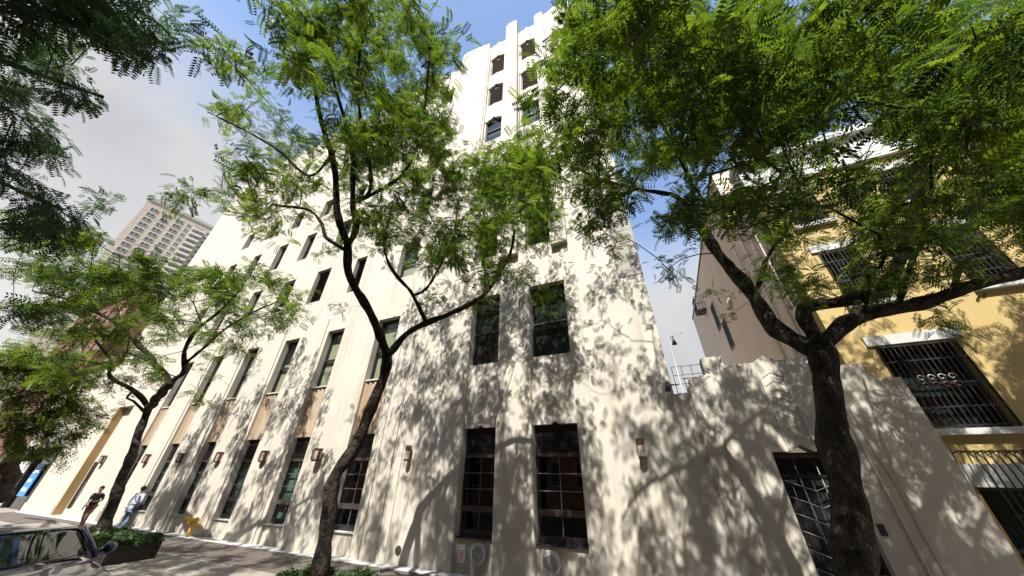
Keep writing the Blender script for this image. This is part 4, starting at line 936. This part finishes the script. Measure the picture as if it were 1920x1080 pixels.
# ------------------------------------------------------------------ planters
def planter(label, x0, x1, y0, y1, h, seed, nleaf, up):
    t = thing('planter', label, 'planter', ((x0+x1)/2, (y0+y1)/2, SW))
    z0, z1 = SW, SW+h
    nb = 3
    for k in range(nb):                                   # stacked boards, slightly uneven
        a, b = z0+(z1-z0)*k/nb, z0+(z1-z0)*(k+1)/nb-.008
        for (xa, xb, ya, yb) in ((x0, x1, y0, y0+.05), (x0, x1, y1-.05, y1), (x0, x0+.05, y0+.05, y1-.05), (x1-.05, x1, y0+.05, y1-.05)):
            piece('board', xa, xb, ya+.002*k, yb+.002*k, a, b, M_wood, t)
    for (xa, ya) in ((x0-.02, y0-.02), (x1-.05, y0-.02), (x0-.02, y1-.05), (x1-.05, y1-.05)):
        piece('corner_post', xa, xa+.07, ya, ya+.07, z0, z1+.02, M_wood, t)
    boxes('soil', [(x0+.04, x1-.04, y0+.04, y1-.04, z0, z1-.05)], M_soil, t)
    rng = np.random.default_rng(seed); N = nleaf
    org = np.stack([rng.uniform(x0, x1, N), rng.uniform(y0, y1, N), z1-.06+up*rng.uniform(0, 1, N)**1.3], 1)
    org[:, 2] += .06*np.sin(org[:, 0]*5.1)+.04*np.sin(org[:, 1]*9+org[:, 0]*3)
    a = rng.uniform(0, 2*math.pi, N); d = np.stack([np.cos(a), np.sin(a), rng.normal(.35, .45, N)], 1)
    u = np.stack([rng.normal(0, .5, N), rng.normal(0, .5, N), np.ones(N)], 1)
    leaf_cloud('foliage', org, d, u, rng.uniform(.10, .19, N), np.clip(rng.normal(.45, .25, N), 0, 1), M_hedge, t, 3, rng, lw=.26, ll=.42)
    return t
planter('long dark timber planter with low green plants around the curving tree', -19.9, -15.5, 5.82, 6.98, .44, 5, 4600, .15)
planter('dark timber planter with low green plants around the slender forked tree', -8.9, -6.75, 6.3, 7.4, .24, 6, 2200, .12)

# ------------------------------------------------------------------ yellow standpipe on the facade
t = thing('fire_standpipe', 'yellow two-headed fire standpipe on the facade near the sidewalk', 'standpipe', (-19.05, YF-.1, SW))
yy = YF-.32
tubes('riser', [([(-19.05, yy, SW), (-19.05, yy, .62)], .06), ([(-19.05, yy, .56), (-19.05, YF+.02, .56)], .07)], M_yel, t, 12)
tubes('siamese_body', [([(-19.3, yy-.08, .72), (-19.05, yy, .66), (-18.8, yy-.08, .72)], [.1, .13, .1])], M_yel, t, 14)
for s_ in (-1, 1):
    c = tubes('hose_cap', [([(-19.05+s_*.25, yy-.07, .72), (-19.05+s_*.4, yy-.13, .75)], [.115, .105])], M_yel, t, 12)
    tubes('cap_lug', [([(-19.05+s_*.34, yy-.11, .86), (-19.05+s_*.34, yy-.11, .62)], .022)], M_yel, c, 6)

# ------------------------------------------------------------------ parked car, nose towards the camera side
M_paint = simple('dark_blue_car_paint', (0.010, 0.014, 0.075), .25, .0, .4, coat=.8)
M_cglass = simple('car_glass', (.012, .014, .014), .03, 0, .8)
M_tyre = simple('tyre_rubber', (.02, .02, .02), .85)
M_chrome = simple('bright_metal', (.6, .6, .6), .2, 1.0)
M_lens = simple('headlight_lens', (.7, .72, .75), .1, .2, .8)
car = thing('parked_car', 'dark blue car parked at the kerb with trees mirrored in its windscreen', 'car', (-12.2, 3.28, 0))
cy = 3.28
def section(x, zb, zs, zc, w):
    return [(x, cy-w*.90, zb), (x, cy-w, zb+.16), (x, cy-w*1.0, zs-.16), (x, cy-w*.95, zs-.03), (x, cy-w*.78, zs+(zc-zs)*.55), (x, cy-w*.4, zc-.012), (x, cy, zc),
            (x, cy+w*.4, zc-.012), (x, cy+w*.78, zs+(zc-zs)*.55), (x, cy+w*.95, zs-.03), (x, cy+w*1.0, zs-.16), (x, cy+w, zb+.16), (x, cy+w*.90, zb)]
st = [(-9.86, .38, .58, .62, .66), (-9.92, .26, .68, .74, .76), (-10.05, .22, .76, .83, .85), (-10.4, .2, .83, .91, .9), (-10.9, .2, .88, .96, .92), (-11.3, .2, .92, .995, .925), (-12.0, .2, .94, 1.0, .925), (-13.2, .2, .95, 1.0, .925), (-14.0, .22, .96, 1.02, .91), (-14.5, .28, .94, 1.0, .86), (-14.66, .42, .8, .86, .76)]
V = []; Fc = []
for s_ in st: V += section(*s_)
k = 13
for i in range(len(st)-1):
    for j in range(k-1): Fc.append((i*k+j, i*k+j+1, (i+1)*k+j+1, (i+1)*k+j))
    Fc.append((i*k+k-1, i*k, (i+1)*k, (i+1)*k+k-1))
Fc += [tuple(range(k-1, -1, -1)), tuple(range((len(st)-1)*k, len(st)*k))]
bd = mesh('body', V, Fc, M_paint, car, True)
md = bd.modifiers.new('sub', 'SUBSURF'); md.levels = 2; md.render_levels = 2
# glasshouse
def grid(name, rows, mat, par, sub=2, thick=.012):
    n = len(rows[0]); V = [p for r in rows for p in r]
    o = mesh(name, V, [(i*n+j, i*n+j+1, (i+1)*n+j+1, (i+1)*n+j) for i in range(len(rows)-1) for j in range(n-1)], mat, par, True)
    m_ = o.modifiers.new('solid', 'SOLIDIFY'); m_.thickness = thick
    m_ = o.modifiers.new('sub', 'SUBSURF'); m_.levels = sub; m_.render_levels = sub
    return o
def arc(x, w, z, bow, dx): return [(x-dx*(2*u)**2, cy+2*u*w, z-bow*(2*u)**2) for u in (-.5, -.3, 0, .3, .5)]
grid('windscreen', [arc(-11.22, .80, 1.0, .035, .22), arc(-11.6, .74, 1.18, .03, .2), arc(-12.12, .64, 1.43, .025, .14)], M_cglass, car)
grid('roof', [arc(-12.10, .65, 1.445, .03, .14), arc(-12.3, .67, 1.475, .035, .1), arc(-13.0, .68, 1.5, .04, .03), arc(-13.6, .66, 1.47, .04, 0), arc(-13.9, .62, 1.42, .04, 0)], M_paint, car, thick=.03)
grid('rear_window', [arc(-13.9, .62, 1.41, .03, 0), arc(-14.45, .76, 1.0, .02, 0)], M_cglass, car)
for s_ in (-1, 1):
    sw = [[(-11.46, cy+s_*.86, .98), (-12.3, cy+s_*.875, .99), (-13.3, cy+s_*.87, .99), (-14.3, cy+s_*.80, .99)], [(-12.18, cy+s_*.69, 1.40), (-12.6, cy+s_*.70, 1.43), (-13.2, cy+s_*.69, 1.43), (-13.85, cy+s_*.64, 1.38)]]
    o = grid('side_window', sw, M_cglass, car, 1)
    tubes('pillar', [([(-11.40, cy+s_*.835, .98), (-11.75, cy+s_*.775, 1.18), (-12.22, cy+s_*.675, 1.425)], [.045, .035, .04])], M_paint, car, 8)
    tubes('pillar', [([(-13.0, cy+s_*.885, .98), (-13.0, cy+s_*.70, 1.44)], .03)], M_paint, car, 8)
    mi = tubes('mirror', [([(-11.62, cy+s_*.98, 1.06), (-11.55, cy+s_*1.02, 1.08), (-11.47, cy+s_*1.03, 1.08), (-11.40, cy+s_*1.02, 1.07)], [.05, .1, .1, .035])], M_paint, car, 12)
    tubes('mirror_arm', [([(-11.55, cy+s_*.84, 1.0), (-11.55, cy+s_*.98, 1.05)], .03)], M_black, mi, 8)
    tubes('headlight', [([(-10.12, cy+s_*.74, .66), (-9.98, cy+s_*.66, .64), (-9.91, cy+s_*.56, .62)], [.05, .09, .05])], M_lens, car, 12)
    for wx in (-10.75, -13.65):
        w = tubes('wheel', [([(wx, cy+s_*.72, .33), (wx, cy+s_*.74, .33), (wx, cy+s_*.90, .33), (wx, cy+s_*.92, .33)], [.27, .33, .33, .27])], M_tyre, car, 26, False)
        tubes('rim', [([(wx, cy+s_*.90, .33), (wx, cy+s_*.928, .33)], .2)], M_chrome, w, 20, False)
for s_ in (-.25, .3): tubes('wiper', [([(-11.2, cy+s_, 1.015), (-11.42, cy+s_+.5, 1.10)], .008)], M_black, car, 5)
boxes('grille', [(-9.87, -9.84, cy-.5, cy+.5, .42, .56)], M_black, car)

# ------------------------------------------------------------------ two people on the sidewalk
import bmesh
def skin(name, verts, edges, rad, mat, parent, root=0, sub=2, mod=None):
    bm = bmesh.new(); lay = bm.verts.layers.skin.verify(); vs_ = [bm.verts.new(v) for v in verts]
    for a, b in edges: bm.edges.new((vs_[a], vs_[b]))
    for v, r in zip(vs_, rad): v[lay].radius = r if hasattr(r, '__len__') else (r, r)
    vs_[root][lay].use_root = True
    me = bpy.data.meshes.new(name); bm.to_mesh(me); bm.free(); me.materials.append(mat)
    o = bpy.data.objects.new(name, me); link(o, parent)
    o.modifiers.new('skin', 'SKIN').use_smooth_shade = True
    s_ = o.modifiers.new('sub', 'SUBSURF'); s_.levels = sub; s_.render_levels = sub
    return o
def blob(name, c, r, mat, parent, sq=1.0, cut=None, sub=14):
    """an ellipsoid, optionally cut below a plane (hair cap)"""
    V, Fc = [], []; n, m_ = sub, sub
    for i in range(n+1):
        th = math.pi*i/n
        for j in range(m_):
            ph = 2*math.pi*j/m_; z = math.cos(th); x = math.sin(th)*math.cos(ph); y = math.sin(th)*math.sin(ph)
            if cut is not None:
                lim = cut(x, y)
                if z < lim: z = lim; 
            V.append((c[0]+x*r[0], c[1]+y*r[1], c[2]+z*r[2]))
    for i in range(n):
        for j in range(m_): Fc.append((i*m_+j, i*m_+(j+1) % m_, (i+1)*m_+(j+1) % m_, (i+1)*m_+j))
    me = bpy.data.meshes.new(name); me.from_pydata(V, [], Fc); me.materials.append(mat); me.polygons.foreach_set('use_smooth', [True]*len(Fc))
    o = bpy.data.objects.new(name, me); link(o, parent); return o
SKIN1 = simple('skin_light', (.50, .30, .21), .55); SKIN2 = simple('skin_brown', (.30, .17, .11), .55)
HAIR = simple('dark_hair', (.018, .013, .010), .6)
def person(label, loc, heading, arms, legs, skinm, clothes, height=1.72, shortleg=False, lean=0.03):
    """local axes: +x is forwards, +y is to the left. arms/legs: joints per side"""
    t = thing('person', label, 'person', loc); t.rotation_euler = (0, 0, heading); t.scale = (height/1.75,)*3
    V = [(0, 0, .95), (.01, 0, 1.08), (lean, 0, 1.26), (lean+.01, 0, 1.42), (lean+.02, 0, 1.50), (lean+.035, 0, 1.58), (lean+.05, 0, 1.66), (lean+.045, 0, 1.735)]
    E_ = [(0, 1), (1, 2), (2, 3), (3, 4), (4, 5), (5, 6), (6, 7)]
    Rr_ = [(.145, .115), (.13, .105), (.15, .115), (.10, .09), (.055, .055), (.062, .07), (.078, .092), (.05, .06)]
    sets = {}
    for sd_, A in (('l', arms[0]), ('r', arms[1])):
        sg = 1 if sd_ == 'l' else -1
        i0 = len(V); pts = [(lean, sg*.185, 1.40)]+list(A)       # shoulder, elbow, wrist, palm
        for p, r in zip(pts, (.058, .042, .03, .034)): V.append(p); Rr_.append((r, r))
        E_ += [(3, i0), (i0, i0+1), (i0+1, i0+2), (i0+2, i0+3)]
        w, pl = np.array(pts[2]), np.array(pts[3]); d_ = (pl-w)/np.linalg.norm(pl-w); sdv = np.cross(d_, (0, sg, 0)); sdv = sdv/(np.linalg.norm(sdv)+1e-9)
        for f in range(4):                                         # four fingers
            b = pl+sdv*(.03-.02*f)+d_*.02; j = len(V)
            V.append(tuple(b+d_*(.045, .05, .048, .036)[f])); V.append(tuple(b+d_*(.07, .08, .075, .055)[f]+np.array((0, -sg*.02, 0)))); Rr_ += [(.009, .009), (.007, .007)]
            E_ += [(i0+3, j), (j, j+1)]
        j = len(V); V.append(tuple(w+(pl-w)*.6+sdv*.045)); V.append(tuple(pl+sdv*.06)); Rr_ += [(.011, .011), (.008, .008)]; E_ += [(i0+2, j), (j, j+1)]
        sets['arm'+sd_] = i0
    for sd_, Lg in (('l', legs[0]), ('r', legs[1])):
        sg = 1 if sd_ == 'l' else -1
        i0 = len(V); pts = [(0, sg*.095, .90)]+list(Lg)           # hip, knee, ankle, toe
        for p, r in zip(pts, (.092, .06, .042, .035)): V.append(p); Rr_.append((r, r))
        E_ += [(0, i0), (i0, i0+1), (i0+1, i0+2), (i0+2, i0+3)]; sets['leg'+sd_] = i0
    skin('body', V, E_, Rr_, skinm, t)
    top, topm, bot, botm, sleeve = clothes
    al, ar, ll_, lr = sets['arml'], sets['armr'], sets['legl'], sets['legr']
    mixp = lambda a, b, f: tuple(np.array(V[a])*(1-f)+np.array(V[b])*f)
    # shirt
    sv = [V[0], V[1], V[2], V[3], V[al], mixp(al, al+1, sleeve), V[ar], mixp(ar, ar+1, sleeve), (0, 0, .82)]
    se = [(0, 1), (1, 2), (2, 3), (3, 4), (4, 5), (3, 6), (6, 7), (0, 8)]
    sr = [(.165, .135), (.15, .125), (.168, .132), (.115, .10), (.075, .075), (.06, .06), (.075, .075), (.06, .06), (.168, .138)]
    if sleeve >= 1: 
        sv += [mixp(al+1, al+2, .9), mixp(ar+1, ar+2, .9)]; se += [(5, 9), (7, 10)]; sr += [(.042, .042)]*2
    skin(top, sv, se, sr, topm, t)
    kn = .85 if shortleg else 1.0
    bv = [(0, 0, .98), V[ll_], mixp(ll_, ll_+1, kn), V[lr], mixp(lr, lr+1, kn)]; be = [(0, 1), (1, 2), (0, 3), (3, 4)]; br = [(.155, .13), (.108, .108), (.085, .085), (.108, .108), (.085, .085)]
    if not shortleg:
        bv += [mixp(ll_+1, ll_+2, .95), mixp(lr+1, lr+2, .95)]; be += [(2, 5), (4, 6)]; br += [(.062, .062)]*2; br[2] = br[4] = (.075, .075)
    skin(bot, bv, be, br, botm, t)
    for i0 in (ll_, lr):
        a, b = np.array(V[i0+2]), np.array(V[i0+3]); f = (b-a); f[2] = 0; f /= np.linalg.norm(f)+1e-9
        skin('shoe', [tuple(a-f*.06+(0, 0, -.04)), tuple(a+(0, 0, -.02)), tuple(a+f*.11+(0, 0, -.045)), tuple(a+f*.19+(0, 0, -.05))], [(0, 1), (1, 2), (2, 3)], [.04, .05, .042, .03], M_black, t, sub=1)
    hc = (lean+.045, 0, 1.672)
    blob('hair', (hc[0]-.012, 0, hc[2]+.03), (.108, .096, .105), HAIR, t, cut=lambda x, y: .25 if x > .35 else -.55)
    for s_ in (-1, 1): blob('ear', (hc[0]-.005, s_*.088, hc[2]-.03), (.018, .012, .03), skinm, t, sub=8)
    blob('nose', (hc[0]+.098, 0, hc[2]-.03), (.02, .014, .024), skinm, t, sub=8)
    for s_ in (-1, 1): blob('eye', (hc[0]+.083, s_*.033, hc[2]+.0), (.012, .016, .01), HAIR, t, sub=8)
    blob('mouth', (hc[0]+.083, 0, hc[2]-.075), (.01, .028, .007), simple('lips', (.35, .13, .1), .5), t, sub=8)
    return t
M_tee = simple('charcoal_tee', (.035, .036, .042), .85, var=.2); M_salmon = simple('salmon_shorts', (.52, .17, .13), .8, var=.15)
M_shirt = simple('pale_blue_grey_shirt', (.42, .46, .54), .8, var=.3, scale=6); M_jean = simple('faded_denim', (.13, .18, .27), .85, var=.3, scale=8)
person('man in charcoal t-shirt and salmon shorts walking, arm bent before him', (-26.2, 8.35, SW), R(-38),
       ([(.02, .27, 1.15), (.22, .14, 1.12), (.28, .09, 1.13)], [(-.10, -.27, 1.15), (-.06, -.30, .92), (-.04, -.30, .84)]),
       ([(.17, .10, .52), (.10, .10, .10), (.26, .11, .045)], [(-.02, -.10, .50), (-.24, -.10, .14), (-.12, -.11, .045)]), SKIN1, ('t_shirt', M_tee, 'shorts', M_salmon, .75), 1.66, True)
pb = person('person seen from behind in pale shirt and jeans with a black shoulder bag', (-22.6, 8.5, SW), R(120),
       ([(.10, .28, 1.16), (.24, .14, 1.02), (.30, .10, .99)], [(-.06, -.30, 1.16), (.12, -.30, .98), (.18, -.28, .94)]),
       ([(.16, .13, .51), (.08, .16, .10), (.23, .17, .045)], [(-.04, -.12, .50), (-.20, -.15, .11), (-.06, -.16, .045)]), SKIN2, ('shirt', M_shirt, 'jeans', M_jean, 1.0), 1.72)
bag = thing('shoulder_bag', 'black shoulder bag hanging at the hip of the person in the pale shirt', 'bag', (-22.6, 8.5, SW)); bag.rotation_euler = (0, 0, R(120)); bag.scale = (.983,)*3
skin('bag_body', [(-.16, -.30, .98), (-.02, -.31, .96), (.14, -.30, .98)], [(0, 1), (1, 2)], [(.07, .13), (.08, .15), (.07, .13)], M_black, bag)
v_, f_ = tube([(.10, -.27, 1.06), (.10, -.1, 1.24), (.12, .10, 1.44), (.02, .15, 1.50), (-.10, .08, 1.42), (-.13, -.10, 1.22), (-.13, -.27, 1.06)], [.018]*7, 6)
me = bpy.data.meshes.new('strap'); me.from_pydata([tuple(p) for p in v_], [], f_); me.materials.append(M_black); link(bpy.data.objects.new('strap', me), bag)
